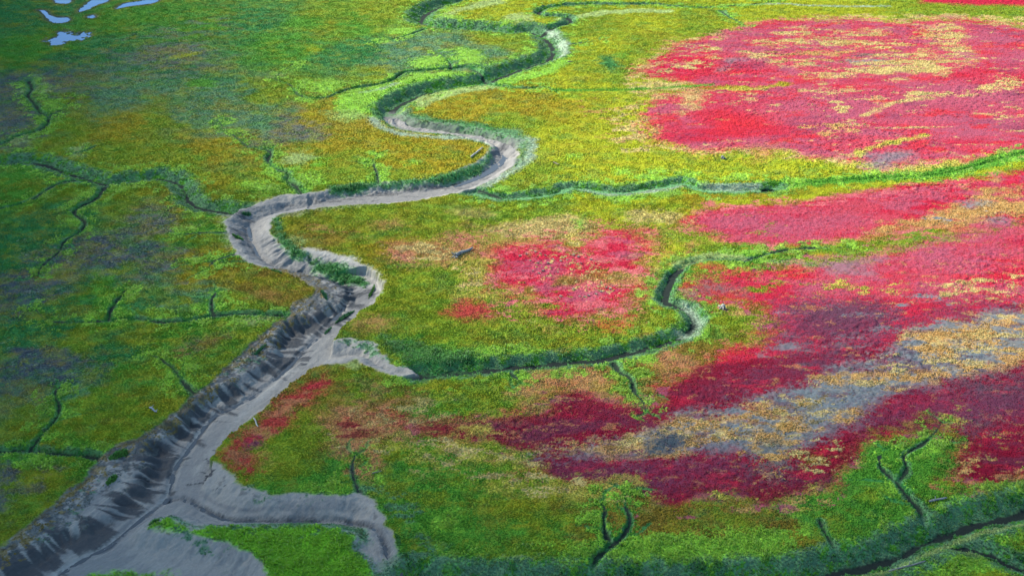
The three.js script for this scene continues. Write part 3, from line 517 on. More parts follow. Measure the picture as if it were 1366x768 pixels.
const TRIB = smooth(onGround(pairs('223 664 244 662 271 676 301 690 338 693 406 695 460 695 480 702 500 712 511 728 518 748 535 770 540 800'), -2.2), 3);
const BARS = smooth(onGround(pairs('358 318 364 334 378 346 398 355 420 361 445 366 468 374 488 382'), -1.2), 3);
each(mainP, 2, (c, x, z) => {
  const jit = (fbm(x / 2.2, z / 2.2, 4) - 0.5) * 3.2 + (fbm(x / 8, z / 8, 2) - 0.5) * 2.5;
  const sd = sdPoly(mainP, x, z) + jit * 0.7;
  if (sd < -0.6) return;
  const [sx, sz] = [x, z];
  const sc = nearLine(SCARP, sx, sz), th = nearLine(THAL, sx, sz), tr = nearLine(TRIB, sx, sz);
  const [px, py] = toPixel(x, z);
  const upper = sm(352, 340, py) * sm(400, 420, px);                 // the narrower reach upstream
  let y = -(2.6 - 0.3 * upper) * sm(-0.4, upper > 0.5 ? 4.5 : 7.5, sd);
  const inner = (fbm(x / 6, z / 6, 4) - 0.5) * 0.7 + (fbm(th[1] / 14, th[0] * th[2] / 1.3 + 60, 4) - 0.5) * 0.8;
  y += inner * 0.4 * (1 - 0.7 * upper) * sm(0, 4, sd);
  // bench above the scarp on the left bank
  let face = 0;
  if (sc[0] < 45 && py > 355) {
    const s = sc[0] * sc[2] * -1;                                      // + towards the channel
    const bend = (vn(sc[1] / 6, 2) - 0.5) * 1.6, rill = 0.6 * vn((sc[1] + s * bend * 0.5) / 1.0, s / 12 + 3) + 0.4 * vn((sc[1] + s * bend * 0.5) / 2.3, s / 9), rill2 = vn(sc[1] / 4.6, 4.2);
    const w0 = 2.6 + rill2 * 1.6, st = -1.0 + (rill - 0.5) * 1.6 * (0.3 + 1.6 * vn(sc[1] / 9, 5)) + (fbm(sc[1] / 17, 8, 3) - 0.5) * 5;
    const k = sm(st, st + w0, s);
    const bench = -0.25 - 0.95 * sm(0, 9, sd) + inner * 0.7 + (fbm(x / 1.8, z / 1.8, 3) - 0.5) * 0.25;
    if (s < 14) y = bench + (Math.min(y, -2.5) - bench) * k;
    face = k * (1 - sm(st + w0 * 0.75, st + w0 * 1.5, s)); 
    y -= sm(st - 1.5, st + 0.8, s) * sm(st + w0 + 4.5, st + w0, s) * Math.max(0, 0.64 - rill) * (0.5 + 1.9 * vn(sc[1] / 11, 7.7));
  }
  // slumped rills on the bar inside the bend
  const br = nearLine(BARS, sx, sz);
  if (br[0] < 5) { const q = Math.max(0, 0.56 - fbm(br[1] / 1.3, br[0] * br[2] / 9 + 7, 2)) * 3.2; y -= q * sm(3.6, 1.4, Math.abs(br[0])) * 0.55 * sm(0.25, 0.7, vn(br[1] / 9, 1)); }
  // low-water threads
  const wob = (fbm(x / 3, z / 3, 3) - 0.5) * 1.5;
  y -= 0.45 * sm(1.5, 0.3, Math.abs(th[0] + wob)) + 0.16 * sm(5, 2, th[0]);
  y -= 0.5 * sm(1.3, 0.2, Math.abs(tr[0] + wob)) + 0.12 * sm(6, 2, tr[0]);
  // small ripples and clods
  y += (fbm(x / 0.9, z / 0.9, 2) - 0.5) * 0.16 * sm(0, 2, sd);
  const edge = sm(-0.6, 0.4, sd);
  // the island of bright grass in the mouth of the tributary
  const is = sdPoly(isleP, x, z) + jit * 0.8;
  const rise = sm(-4.5, 1.0, is);
  const yy = y + (-0.25 - y) * rise;
  Y[c] = Math.min(Y[c], 0.1) * (1 - edge) + yy * edge;
  if (Y[c] > yy + 0.02 && sd > 1) Y[c] = yy;
  // what it is made of
  const veg = sm(-0.2, 0.9, is);
  put(c, 'mud', edge);
  if (edge > 0.5) { VH[c] = 0; COV[c] = 0; }
  const flow = Math.min(th[0], 40), streak = fbm(th[1] / 16, flow * th[2] / 1.1 + 60, 4), tst = fbm(tr[1] / 12, tr[0] * tr[2] / 0.9 + 20, 4);
  const useT = sm(12, 5, tr[0]) * sm(4, 10, th[0]);
  const wetN = fbm(x / 5 + 9, z / 5, 4) * 0.45 + (streak * (1 - useT) + tst * useT) * 0.55;
  put(c, 'shell', edge * sm(0.56, 0.68, wetN + (hash(c) - 0.5) * 0.08) * 0.35 * (1 - upper));
  put(c, 'dark', edge * sm(0.66, 0.74, fbm(x / 1.4 + 70, z / 1.4, 3)) * 0.5 * sm(7, 1, sd));
  put(c, 'wet', edge * sm(0.42, 0.6, wetN + 0.14 * sm(9, 0, th[0]) + 0.1 * sm(5, 0, tr[0])) * 0.7);
  if (th[0] < 1.2) put(c, 'wet', sm(0.9, 0.2, Math.abs(th[0] + wob)) * edge);
  if (sc[0] < 9 && py > 355) {                                        // comb of wet runs down the face
    const s = -sc[0] * sc[2], comb = 0.5 * vn(sc[1] / 0.7 + s * 0.15, s / 9) + 0.3 * vn(sc[1] / 1.7 - s * 0.1, s / 6 + 9) + 0.2 * vn(sc[1] / 7, 3.3);
    put(c, 'dark', edge * 0.9 * sm(0.22, 0.36, comb - Math.abs(s - 1.8) * 0.055 + (hash(c) - 0.5) * 0.05));
  }
  // litter and thin growth fading out from the plants on the left bank
  if (sc[2] > 0 && py > 355) {
    const lit = fbm(x / 1.8 + 33, z / 1.8, 4, 0.7) + (hash(c) - 0.5) * 0.12;
    put(c, 'ash', edge * 0.8 * sm(0.5, 0.56, lit + 0.18 - sd * 0.03));
    put(c, 'umber', edge * 0.7 * sm(0.52, 0.57, fbm(x / 1.3, z / 1.3 + 50, 4, 0.7) + 0.16 - sd * 0.05));
    put(c, 'dark', edge * 0.6 * sm(0.55, 0.6, fbm(x / 2.2 + 8, z / 2.2, 4, 0.7) + 0.08 - sd * 0.012));
  }
  MUD[c] = Math.max(MUD[c], edge) * (1 - veg);
  if (veg > 0) put(c, 'grass', veg);
});
stroke('shell', '284 549 257 586 234 617 227 640 220 661 190 684 145 722 112 739 71 765', 0.28, { y: -2.6, rag: 0.5, soft: 0.4 });
stroke('dark', '287 551 259 589 236 620 229 643 222 664 192 687 147 725', 0.18, { y: -2.8, rag: 0.4, soft: 0.4 });
stroke('dark', '223 664 244 662 271 676 301 690 338 693 406 695 460 695 480 702 500 712 511 728 518 748 535 770', 0.3, { y: -2.5, rag: 0.4, soft: 0.5 });
// wet dark silt and bleached crust
stroke('dark', '384 361 405 365 427 371 449 379 466 390', 1.6, { y: -2.4, rag: 1, op: 0.8 });
stroke('dark', '322 296 326 310 334 330 345 346', 1.2, { y: -2, rag: 1.2, op: 0.7 });
patch('wet', '300 290 340 280 420 262 520 252 620 240 660 215 694 190 694 215 640 250 560 268 450 278 380 288 340 300 330 330 345 352 330 350 306 320', { soft: 3, rag: 3, y: -1.2, op: 0.85 });
patch('wet', '512 145 535 148 548 160 600 168 650 178 690 188 690 196 650 190 585 182 530 178 512 165', { soft: 2, rag: 2, y: -1.5, op: 0.8 });
flecks('dark', '512 145 548 160 690 188 690 196 585 182 512 165', { share: 0.42, sc: 1.4, soft: 2, stretch: 4, seed: 122, y: -1.5, op: 0.6 });
flecks('wet', '360 290 374 288 380 330 420 350 500 370 510 390 440 440 420 440 470 390 440 372 380 358 350 340', { share: 0.5, sc: 2, soft: 2, stretch: 3, seed: 123, y: -1.5, op: 0.7 });
flecks('dark', '300 290 340 282 420 264 520 254 620 242 660 215 690 195 690 215 640 248 560 262 450 270 360 280 335 300 340 345 325 345 306 320', { share: 0.5, sc: 1.6, soft: 2, stretch: 4, seed: 121, y: -1.8, op: 0.7 });
patch('wet', '650 206 668 196 684 196 690 206 676 222 640 242 600 254 612 242 640 228', { soft: 1, rag: 1, y: -2.2, op: 0.8 });
stroke('dark', '655 215 665 205 676 199', 0.7, { y: -2.3, op: 0.8 });
stroke('shell', '408 334 430 337 455 343 480 351 498 361 506 374', 1.0, { rag: 1.4, op: 0.9 });
flecks('shell', '400 330 480 345 512 368 512 390 490 405 470 420 500 380 450 350', { share: 0.5, sc: 1.2, soft: 2, seed: 101, op: 0.7 });
stroke('shell', '398 478 360 512 320 552 290 590 262 622', 0.7, { y: -1.6, rag: 1, op: 0.6 });
flecks('dark', '330 568 300 590 272 620 262 618 300 580', { share: 0.45, sc: 1.1, soft: 1.5, seed: 104, y: -1.5 });
flecks('dark', '245 640 275 622 300 640 330 655 300 655', { share: 0.4, sc: 1.2, soft: 2, seed: 105, y: -1.5 });
// thin growth creeping onto the benches
flecks('sage', '60 690 120 640 140 630 150 650 100 690 40 730', { share: 0.4, sc: 1.6, soft: 4, seed: 111, op: 0.8 });
flecks('rust', '85 665 125 632 132 642 100 668', { share: 0.45, sc: 1.4, soft: 2, seed: 112, op: 0.7 });
flecks('sage', '280 505 350 450 365 440 360 470 300 510 260 535', { share: 0.42, sc: 1.6, soft: 4, seed: 113, op: 0.8 });
flecks('sage', '300 640 360 656 440 660 430 670 340 664', { share: 0.45, sc: 1.4, soft: 3, seed: 114, op: 0.8 });
flecks('teal', '480 650 540 655 570 690 590 740 560 740 525 690 505 664', { share: 0.6, sc: 2.2, soft: 4, seed: 115 });
flecks('teal', '447 452 500 458 515 478 545 492 500 474 470 462', { share: 0.55, sc: 2, soft: 3, seed: 116 });
flecks('sage', '205 690 250 700 300 730 320 760 270 730 215 708', { share: 0.5, sc: 1.6, soft: 3, seed: 117 });
patch('bulrush', '366 290 374 287 376 300 382 316 396 330 410 338 400 342 384 336 372 324 365 310', { soft: 1, rag: 1.2, sc: 2 });
patch('bulrush', '410 342 430 345 455 350 480 360 492 368 486 373 466 369 440 360 414 352', { soft: 1, rag: 1.2, sc: 2, y: -0.3 });
patch('bulrush', '510 446 540 452 580 462 640 474 640 486 580 492 552 488 524 476 508 462', { soft: 2, rag: 2.5, sc: 3, op: 0.8 });
patch('bulrush', '440 252 504 247 568 242 610 231 638 218 655 200 658 212 640 228 606 240 560 247 500 252 440 258', { soft: 1, rag: 1.2, y: -1 });
stroke('teal', '203 695 217 688 240 693 257 702 305 699 372 700 406 697 450 700 478 706 486 716 474 730 490 746 504 768', 0.9, { y: -0.8, rag: 1 });
flecks('teal', '205 690 305 700 480 704 500 770 470 770 460 720 300 712 215 706', { share: 0.4, sc: 1.5, soft: 1.5, seed: 131, y: -0.5 });
patch('grass', '100 768 130 757 165 754 235 764 240 800 90 800', { soft: 1.5, rag: 2, sc: 2.5, y: -1 });
patch('teal', '590 734 612 750 660 758 760 762 900 762 1000 762 1100 752 1200 728 1222 712 1236 716 1190 742 1100 762 900 775 600 780 575 750', { soft: 2, rag: 2.5, sc: 3, op: 0.75 });
// tall lime grass on the near levees
patch('lime', '812 748 822 731 873 717 906 715 950 712 1048 708 1056 738 960 755 900 756 860 754', { soft: 1.6, rag: 2.4, sc: 2.6 });
patch('lime', '742 756 752 740 780 728 802 723 810 719 804 736 786 750', { soft: 1.5, rag: 1.8, sc: 2.4 });
patch('lime', '1250 690 1262 680 1310 672 1366 664 1480 650 1480 672 1366 680 1310 692 1266 706 1250 706', { soft: 1.6, rag: 2, sc: 2.6, op: 0.9 });
patch('lime', '1245 737 1280 728 1330 740 1345 754 1310 758 1270 750', { soft: 1.5, rag: 2, sc: 2.6 });
creek('799 790 792 760 795 742 814 725 809 711 805 694 808 680 800 668', 0.35, 1.06, 1.50, { taper: 0.4 });
creek('814 725 826 718 841 694 834 670 838 655', 0.25, 0.86, 1.10, { taper: 0.5 });
creek('1231 723 1236 698 1231 681 1217 664 1200 643 1177 623 1174 612 1180 600', 0.35, 1.54, 1.60, { taper: 0.45 });
creek('540 775 600 782 700 784 800 782 900 780 1000 776 1089 770 1122 760 1163 753 1197 742 1231 725 1265 713 1298 699 1332 691 1366 684 1470 664', 0.35, 6.00, 2.60, { y: -1.4, levee: null });
creek('1250 722 1271 724 1312 731 1343 745 1366 754 1440 775', 0.30, 3.15, 1.50, { levee: null });
stroke('peat', '1000 778 1089 771 1122 761 1163 754 1197 743 1231 726 1265 714 1298 700 1332 692 1366 685 1470 665', 0.55, { y: -2.3, rag: 0.7, soft: 0.4 });  // dark creek floor, painted wider for the shade under the overhanging bank
stroke('pale', '1125 768 1165 760 1200 749 1235 733 1268 720 1300 708 1366 694', 0.7, { rag: 0.8, soft: 0.6, op: 0.8 });
stroke('pale', '1255 730 1290 734 1320 744 1350 758', 0.6, { rag: 0.8, soft: 0.6, op: 0.7 });

// ---------------------------------------------------------------- pools: where they lie
const cell = (x, z) => Math.max(0, Math.min(NZ - 1, Math.round((z - Z0) / RES))) * NX + Math.max(0, Math.min(NX - 1, Math.round((x - X0) / RES)));
function heightAt(x, z) {
  const fx = (x - X0) / RES, fz = (z - Z0) / RES, i = Math.floor(fx), j = Math.floor(fz), a = fx - i, b = fz - j, c = j * NX + i;
  return (Y[c] * (1 - a) + Y[c + 1] * a) * (1 - b) + (Y[c + NX] * (1 - a) + Y[c + NX + 1] * a) * b;
}
const POOLS = [
  ['long slender blue pool pointing down to the left', '105 15 110 8 118 2 130 -5 146 -8 144 0 128 6 115 12'],
  ['flat sliver of blue water beside the long slender pool', '155 11 166 4 183 1 206 -4 214 -4 203 4 180 7 165 9'],
  ['bent blue pool shaped like a boomerang', '51 13 60 14 70 22 91 23 88 29 73 30 63 26 58 19'],
  ['ragged blue pool dotted with dark reed tufts', '60 54 72 50 79 43 89 40 98 47 111 41 118 45 112 51 92 54 78 59 67 57'],
  ['tiny oval puddle between the long pool and the bent pool', '117 22 122 20 127 22 124 24 118 24'],
  ['narrow blue pool behind the bent pool', '70 0 80 -3 92 0 90 4 76 4'],
];
const poolShapes = [];
for (const [label, pts] of POOLS) {                   // hollows, with a water level just under the rim
  const P = smooth([...onGround(pairs(pts)), ground(...pairs(pts)[0])], 5), ragged = label.startsWith('ragged');
  let level = 0; for (const p of P) level += heightAt(p[0], p[1]) / P.length; level -= 0.15;
  each(P, 9, (c, x, z) => {
    const q = ragged ? 1.9 : 4, s0 = sdPoly(P, x, z), s = s0 + (fbm(x / q, z / q, 3) - 0.5) * (ragged ? 8 : 2);
    const near = sm(-9, -4, s0);
    Y[c] += (level + 0.1 + (vn(x, z) - 0.5) * 0.1 - Y[c]) * near;
    put(c, 'umber', 0.5 * sm(-4, -1, s + (hash(c) - 0.5) * 2)); put(c, 'ash', 0.7 * sm(-2, -0.5, s + (hash(c) - 0.5)));
    const m = sm(-0.5, 0.7, s); Y[c] += (level - 0.5 - Y[c]) * m;
    if (m > 0.3) { COV[c] = 0; VH[c] = 0; put(c, 'peat', m); }
  });
  poolShapes.push([label, P, level]);
}

// ---------------------------------------------------------------- ground meshes from the map
const SPLIT = Math.round((-345 - Z0) / RES / 2) * 2;
function sheet(wantMud) {
  const pos = [], nor = [], col = [], uv = [], idx = [], id = new Map();
  const vert = (i, j, st) => {
    const c = j * NX + i; let v = id.get(c); if (v !== undefined) return v;
    v = pos.length / 3; id.set(c, v);
    pos.push(X0 + i * RES, Y[c], Z0 + j * RES);
    uv.push((X0 + i * RES) / 7, (Z0 + j * RES) / 7);
    const dx = (Y[Math.min(c + 1, NC - 1)] - Y[c - 1]) / (2 * RES), dz = (Y[Math.min(c + NX, NC - 1)] - Y[c - NX]) / (2 * RES), l = Math.hypot(dx, dz, 1);
    nor.push(-dx / l, 1 / l, -dz / l);
    const g = 0.88 + 0.24 * vn(i * 1.37, j * 1.37);
    col.push(R[c] * g, G[c] * g, B[c] * g);
    return v;
  };
  const run = (j0, j1, st) => {
    for (let j = j0; j + st <= j1; j += st) for (let i = 2; i + st < NX - 2; i += st) {
      const a = j * NX + i, b = a + st, d = a + st * NX, e = d + st;
      if (!(LIVE[a] && LIVE[b] && LIVE[d] && LIVE[e])) continue;
      if ((MUD[a] + MUD[b] + MUD[d] + MUD[e] > 2) !== wantMud) continue;
      const A = vert(i, j), Bv = vert(i + st, j), D = vert(i, j + st), E = vert(i + st, j + st);
      idx.push(A, D, Bv, Bv, D, E);
    }
  };
  run(2, SPLIT, 2); run(SPLIT, NZ - 2, 1);
  const g = new THREE.BufferGeometry();
  g.setAttribute('position', new THREE.Float32BufferAttribute(pos, 3)); g.setAttribute('normal', new THREE.Float32BufferAttribute(nor, 3)); g.setAttribute('color', new THREE.Float32BufferAttribute(col, 3)); g.setAttribute('uv', new THREE.Float32BufferAttribute(uv, 2)); g.setIndex(idx);
  return g;
}
const taken = new Map();
function numbered(n) { const k = taken.get(n) ?? 0; taken.set(n, k + 1); return k ? n + '_' + String(k).padStart(3, '0') : n; }
function structure(o, name, label, category) { o.name = name; o.userData = { kind: 'structure', label, category }; o.castShadow = o.receiveShadow = true; scene.add(o); return o; }
const groundMat = new THREE.MeshPhysicalMaterial({ vertexColors: true, roughness: 1, specularIntensity: 0.15 });
function grain() {                                    // fine pitting and ripples of drying mud, tiled every 7 m
  const N = 512, d = new Uint8Array(N * N * 4), w = (x, y, f) => { const a = x / N, b = y / N, e = (u, v) => vn(u * f + 3, v * f); return e(a, b) * (1 - a) * (1 - b) + e(a - 1, b) * a * (1 - b) + e(a, b - 1) * (1 - a) * b + e(a - 1, b - 1) * a * b; };
  for (let y = 0; y < N; y++) for (let x = 0; x < N; x++) { const v = (0.45 * w(x, y, 12) + 0.33 * w(x, y, 29) + 0.22 * w(x, y, 67)) * 255, o = (y * N + x) * 4; d[o] = d[o + 1] = d[o + 2] = v; d[o + 3] = 255; }
  const t = new THREE.DataTexture(d, N, N); t.wrapS = t.wrapT = THREE.RepeatWrapping; t.magFilter = THREE.LinearFilter; t.minFilter = THREE.LinearMipmapLinearFilter; t.generateMipmaps = true; t.needsUpdate = true; return t;
}
const mudMat = new THREE.MeshPhysicalMaterial({ vertexColors: true, roughness: 0.8, specularIntensity: 0.5, bumpMap: grain(), bumpScale: 0.22 });
structure(new THREE.Mesh(sheet(false), groundMat), 'marsh_ground', 'low salt marsh ground under green and red plants', 'marsh');
structure(new THREE.Mesh(sheet(true), mudMat), 'mud_channel', 'bare grey mud of the winding tidal channel and its tributary mouths', 'mud');
{ // the marsh goes on, coarser, beyond the part in view
  const pos = [], col = [], idx = [], n = 150, S = 20, id = new Map();
  const inside = (x, z) => { const i = Math.round((x - X0) / RES), j = Math.round((z - Z0) / RES); return i > 3 && j > 3 && i < NX - 3 && j < NZ - 3 && LIVE[j * NX + i]; };
  const vert = (i, j) => { const k = i * 1000 + j; if (id.has(k)) return id.get(k); const x = (i - n / 2) * S, z = (j - n / 2) * S - 330; const v = pos.length / 3; id.set(k, v); const deep = inside(x, z); pos.push(x, deep ? -4.5 : -0.35, z); const a = KIND[vn(x / 60, z / 60) > 0.5 ? 'olive' : 'green']; col.push(a[0], a[1], a[2]); return v; };
  for (let j = 0; j < n; j++) for (let i = 0; i < n; i++) {
    const x = (i + 0.5 - n / 2) * S, z = (j + 0.5 - n / 2) * S - 330;
    let all = true; for (const a of [-0.5, 0, 0.5]) for (const b of [-0.5, 0, 0.5]) if (!inside(x + a * S, z + b * S)) all = false;
    if (all) continue;
    const A = vert(i, j), Bv = vert(i + 1, j), D = vert(i, j + 1), E = vert(i + 1, j + 1); idx.push(A, D, Bv, Bv, D, E);
  }
  const g = new THREE.BufferGeometry(); g.setAttribute('position', new THREE.Float32BufferAttribute(pos, 3)); g.setAttribute('color', new THREE.Float32BufferAttribute(col, 3)); g.setIndex(idx); g.computeVertexNormals();
  structure(new THREE.Mesh(g, groundMat), 'outer_marsh', 'flat green marsh stretching on all round', 'marsh');
}


// ---------------------------------------------------------------- pools of still water
const waterMat = new THREE.MeshPhysicalMaterial({ color: new THREE.Color(0.008, 0.045, 0.13), roughness: 0.04, metalness: 0, ior: 1.33, specularIntensity: 1 });
for (const [label, P, level] of poolShapes) {
  let cx = 0, cz = 0; for (const p of P) { cx += p[0] / P.length; cz += p[1] / P.length; }
  const s = new THREE.Shape(P.slice(0, -1).map((p) => { const l = Math.hypot(p[0] - cx, p[1] - cz) || 1, k = 1 + 2.5 / l; return new THREE.Vector2(cx + (p[0] - cx) * k, -(cz + (p[1] - cz) * k)); }));
  const g = new THREE.ShapeGeometry(s); g.rotateX(-Math.PI / 2); g.translate(0, level, 0);
  structure(new THREE.Mesh(g, waterMat), numbered('pool_water'), label, 'pool');
}

// low water lying in the creeks
function ribbon(pts, y, w) {
  const P = smooth(onGround(typeof pts === 'string' ? pairs(pts) : pts, y), 4), pos = [], idx = [];
  P.forEach((p, i) => { const a = P[Math.max(0, i - 1)], b = P[Math.min(P.length - 1, i + 1)], dx = b[0] - a[0], dz = b[1] - a[1], l = Math.hypot(dx, dz) || 1; for (const s of [-1, 1]) pos.push(p[0] - dz / l * w * s, y, p[1] + dx / l * w * s); if (i) { const k = i * 2; idx.push(k - 2, k - 1, k, k, k - 1, k + 1); } });
  const g = new THREE.BufferGeometry(); g.setAttribute('position', new THREE.Float32BufferAttribute(pos, 3)); g.setIndex(idx); g.computeVertexNormals(); return g;
}
const siltMat = new THREE.MeshPhysicalMaterial({ color: new THREE.Color(0.03, 0.032, 0.034), roughness: 0.12, ior: 1.33, specularIntensity: 1, side: THREE.DoubleSide });
structure(new THREE.Mesh(ribbon('524 160 534 168 560 174 600 178 640 184 664 194 670 206 655 222 630 236 600 246', -2.26, 3.0), siltMat), numbered('creek_water'), 'silty water lying in the bend of the main channel', 'water');
for (const [L, label] of [[THAL, 'thin trickle of water along the bed of the main channel'], [TRIB, 'thin trickle of water along the bed of the near tributary']]) {
  const pos = [], idx = [], lo = L.map((p) => { let m = 9; for (let k = -4; k <= 4; k++) m = Math.min(m, heightAt(p[0] + k * 0.2, p[1])); return m + 0.06; });
  L.forEach((p, i) => { const a = L[Math.max(0, i - 1)], b = L[Math.min(L.length - 1, i + 1)], dx = b[0] - a[0], dz = b[1] - a[1], l = Math.hypot(dx, dz) || 1, y = (lo[Math.max(0, i - 1)] + lo[i] + lo[Math.min(L.length - 1, i + 1)]) / 3; for (const s of [-1, 1]) pos.push(p[0] - dz / l * 0.55 * s, y, p[1] + dx / l * 0.55 * s); if (i) { const k = i * 2; idx.push(k - 2, k - 1, k, k, k - 1, k + 1); } });
  const g = new THREE.BufferGeometry(); g.setAttribute('position', new THREE.Float32BufferAttribute(pos, 3)); g.setIndex(idx); g.computeVertexNormals();
  structure(new THREE.Mesh(g, siltMat), numbered('creek_water'), label, 'water');
}

// ---------------------------------------------------------------- plant cover: leaf-sized faces over the whole marsh
function leafGeometry(leaves, seed, spread, rise, width, curl) {     // a tuft: bent tapered leaves from one foot
  const r = rng(seed), pos = [], nor = [];
  for (let i = 0; i < leaves; i++) {
    const a = (i + r() * 0.8) / leaves * Math.PI * 2, sp = spread * (0.5 + r() * 0.7), h = rise * (0.6 + r() * 0.6), w = width * (0.7 + r() * 0.6);
    const dx = Math.cos(a), dz = Math.sin(a), ox = -dz * w / 2, oz = dx * w / 2, bx = (r() - 0.5) * spread * 0.8, bz = (r() - 0.5) * spread * 0.8;
    const m = [bx + dx * sp * 0.45, h * (0.6 + curl * 0.3), bz + dz * sp * 0.45], t = [bx + dx * sp, h * (1 - curl * 0.35), bz + dz * sp];
    const v = [[bx - ox * 0.7, 0, bz - oz * 0.7], [bx + ox * 0.7, 0, bz + oz * 0.7], [m[0] + ox, m[1], m[2] + oz], [m[0] - ox, m[1], m[2] - oz], t];
    for (const k of [0, 1, 2, 0, 2, 3, 3, 2, 4]) { pos.push(...v[k]); const n = new THREE.Vector3(dx * 0.35, 1, dz * 0.35).normalize(); nor.push(n.x, n.y, n.z); }
  }
  const g = new THREE.BufferGeometry(); g.setAttribute('position', new THREE.Float32BufferAttribute(pos, 3)); g.setAttribute('normal', new THREE.Float32BufferAttribute(nor, 3)); return g;
}
function cushionGeometry(seed, rough) {                // a low bushy cushion of jagged leaf faces
  const g = new THREE.IcosahedronGeometry(0.62, 1), p = g.attributes.position, r = rng(seed), seen = new Map();
  for (let i = 0; i < p.count; i++) {
    const k = [p.getX(i), p.getY(i), p.getZ(i)].map((v) => v.toFixed(3)).join();
    if (!seen.has(k)) seen.set(k, 1 + (r() - 0.5) * rough);
    const f = seen.get(k); p.setXYZ(i, p.getX(i) * f, p.getY(i) * f * 1.1 + 0.22, p.getZ(i) * f);
  }
  g.deleteAttribute('uv'); g.deleteAttribute('normal'); g.computeVertexNormals(); return g;
}
const leafMat = new THREE.MeshPhysicalMaterial({ roughness: 1, specularIntensity: 0.15, side: THREE.DoubleSide });
const bladeLeafMat = new THREE.MeshPhysicalMaterial({ roughness: 1, specularIntensity: 0.15, transmission: 0.4, thickness: 0, side: THREE.DoubleSide });
const COVERS = [
  ['marsh_plants', 'knee-high green and olive marsh plants covering the flats', 'plants', cushionGeometry(3, 0.9)],
  ['red_glasswort', 'low crimson and pink glasswort carpeting the marsh in wide patches', 'glasswort', cushionGeometry(5, 0.9)],
  ['straw_grass', 'dry straw coloured grass in ragged patches among the red plants', 'dry grass', cushionGeometry(9, 1.1)],
  ['tall_grass', 'tall lime and blue green grass lining the creek banks', 'grass', leafGeometry(9, 13, 0.85, 0.9, 0.26, 0.8)],
];
{
  const lists = COVERS.map(() => ({ m: [], c: [] }));
  const M = new THREE.Matrix4(), Q = new THREE.Quaternion(), UP = new THREE.Vector3(0, 1, 0), p = new THREE.Vector3(), s = new THREE.Vector3();
  const sow = (z0, z1, step) => {
    for (let z = z0; z < z1; z += step) for (let x = X0 + 2; x < -X0 - 2; x += step) {
      const xx = x + (rnd() - 0.5) * step, zz = z + (rnd() - 0.5) * step, q1 = rnd(), q2 = rnd(), q3 = rnd(), q4 = rnd();
      const c = cell(xx, zz); if (!LIVE[c] || VH[c] < 0.06) continue;
      const [px, py] = toPixel(xx, zz); if (px < -40 || px > PW + 40 || py < -20 || py > PH + 40) continue;
      if (q1 > COV[c]) continue;
      const k = Math.min(3, SPC[c]), tall = VH[c] * (k === 1 ? 1 : 0.6 + 0.9 * vn(xx / 2.2 + 5, zz / 2.2)), list = lists[k];
      const w = Math.max(tall * 0.7, step * 0.72) * (0.6 + q2 * q2 * 0.6) * (k === 3 ? 1.25 : 1), h = tall * (0.6 + q3 * 0.8);
      Q.setFromAxisAngle(UP, q4 * 6.283); p.set(xx, heightAt(xx, zz) - 0.04, zz); s.set(w, h, w);
      M.compose(p, Q, s); list.m.push(...M.elements);
      const v = k === 1 ? 0.8 + q4 * 0.3 + q3 * 0.1 : (0.83 + q4 * 0.22 + q3 * 0.12) * (0.84 + 0.32 * vn(xx / 1.3, zz / 1.3)), t = (q3 - 0.5) * 0.22;
      list.c.push(R[c] * v * (1 + t), G[c] * v, B[c] * v * (1 - t));
    }
  };
  sow(-600, -345, 0.62); sow(-345, -140, 0.42);
  COVERS.forEach(([name, label, category, g], k) => {
    const n = lists[k].m.length / 16, o = new THREE.InstancedMesh(g, k === 3 ? bladeLeafMat : leafMat, n);
    o.instanceMatrix = new THREE.InstancedBufferAttribute(new Float32Array(lists[k].m), 16);
    o.instanceColor = new THREE.InstancedBufferAttribute(new Float32Array(lists[k].c), 3);
    o.name = name; o.userData = { kind: 'stuff', label, category }; o.castShadow = o.receiveShadow = true; scene.add(o);
    console.log(name, n);
  });
}

// ---------------------------------------------------------------- unseen cloudlets added high up, placed to shade the left and near marsh
{
  const ALT = 2000, r = rng(77), parts = [], puff = new THREE.IcosahedronGeometry(1, 1);
  const shadeAt = (px, py) => {                       // how densely the added puffs block the sun at each spot
    const left = sm(430, 120, px + (py - 384) * -0.12), near = sm(430, 640, py + (px - 683) * -0.03), corner = sm(300, 0, px) * 0.1;
    return Math.min(0.78, 1 - (1 - 0.7 * left) * (1 - 0.58 * near) + corner);
  };
  const CELL = 22;
  for (let z = -720; z < 60; z += CELL) for (let x = -420; x < 320; x += CELL) {
    const gx = x + (r() - 0.5) * CELL, gz = z + (r() - 0.5) * CELL, q = r(), sz = r(), el = r();
    const t = toPixel(gx, Math.min(gz, -120)), px = t[0], py = gz > -120 ? 900 : t[1];
    if (q > -Math.log(1 - shadeAt(px, py)) * 1.05 / 1.0) continue;
    const g = puff.clone(), rad = CELL * (0.52 + sz * 0.2), y = ALT + (el - 0.5) * 160;
    g.scale(rad * 1.1, rad * 0.7, rad * 1.1);
    g.translate(gx + SUN.x / SUN.y * y, y, gz + SUN.z / SUN.y * y); parts.push(g);
  }
  const o = new THREE.Mesh(mergeGeometries(parts), new THREE.MeshStandardMaterial({ color: new THREE.Color(0.8, 0.8, 0.8), roughness: 1 }));
  o.name = 'added_cloud'; o.userData = { label: 'unseen white cloudlets added high up to shade the left and near marsh', category: 'added_cloud' }; o.castShadow = true; scene.add(o);
  console.log('puffs', parts.length);
}

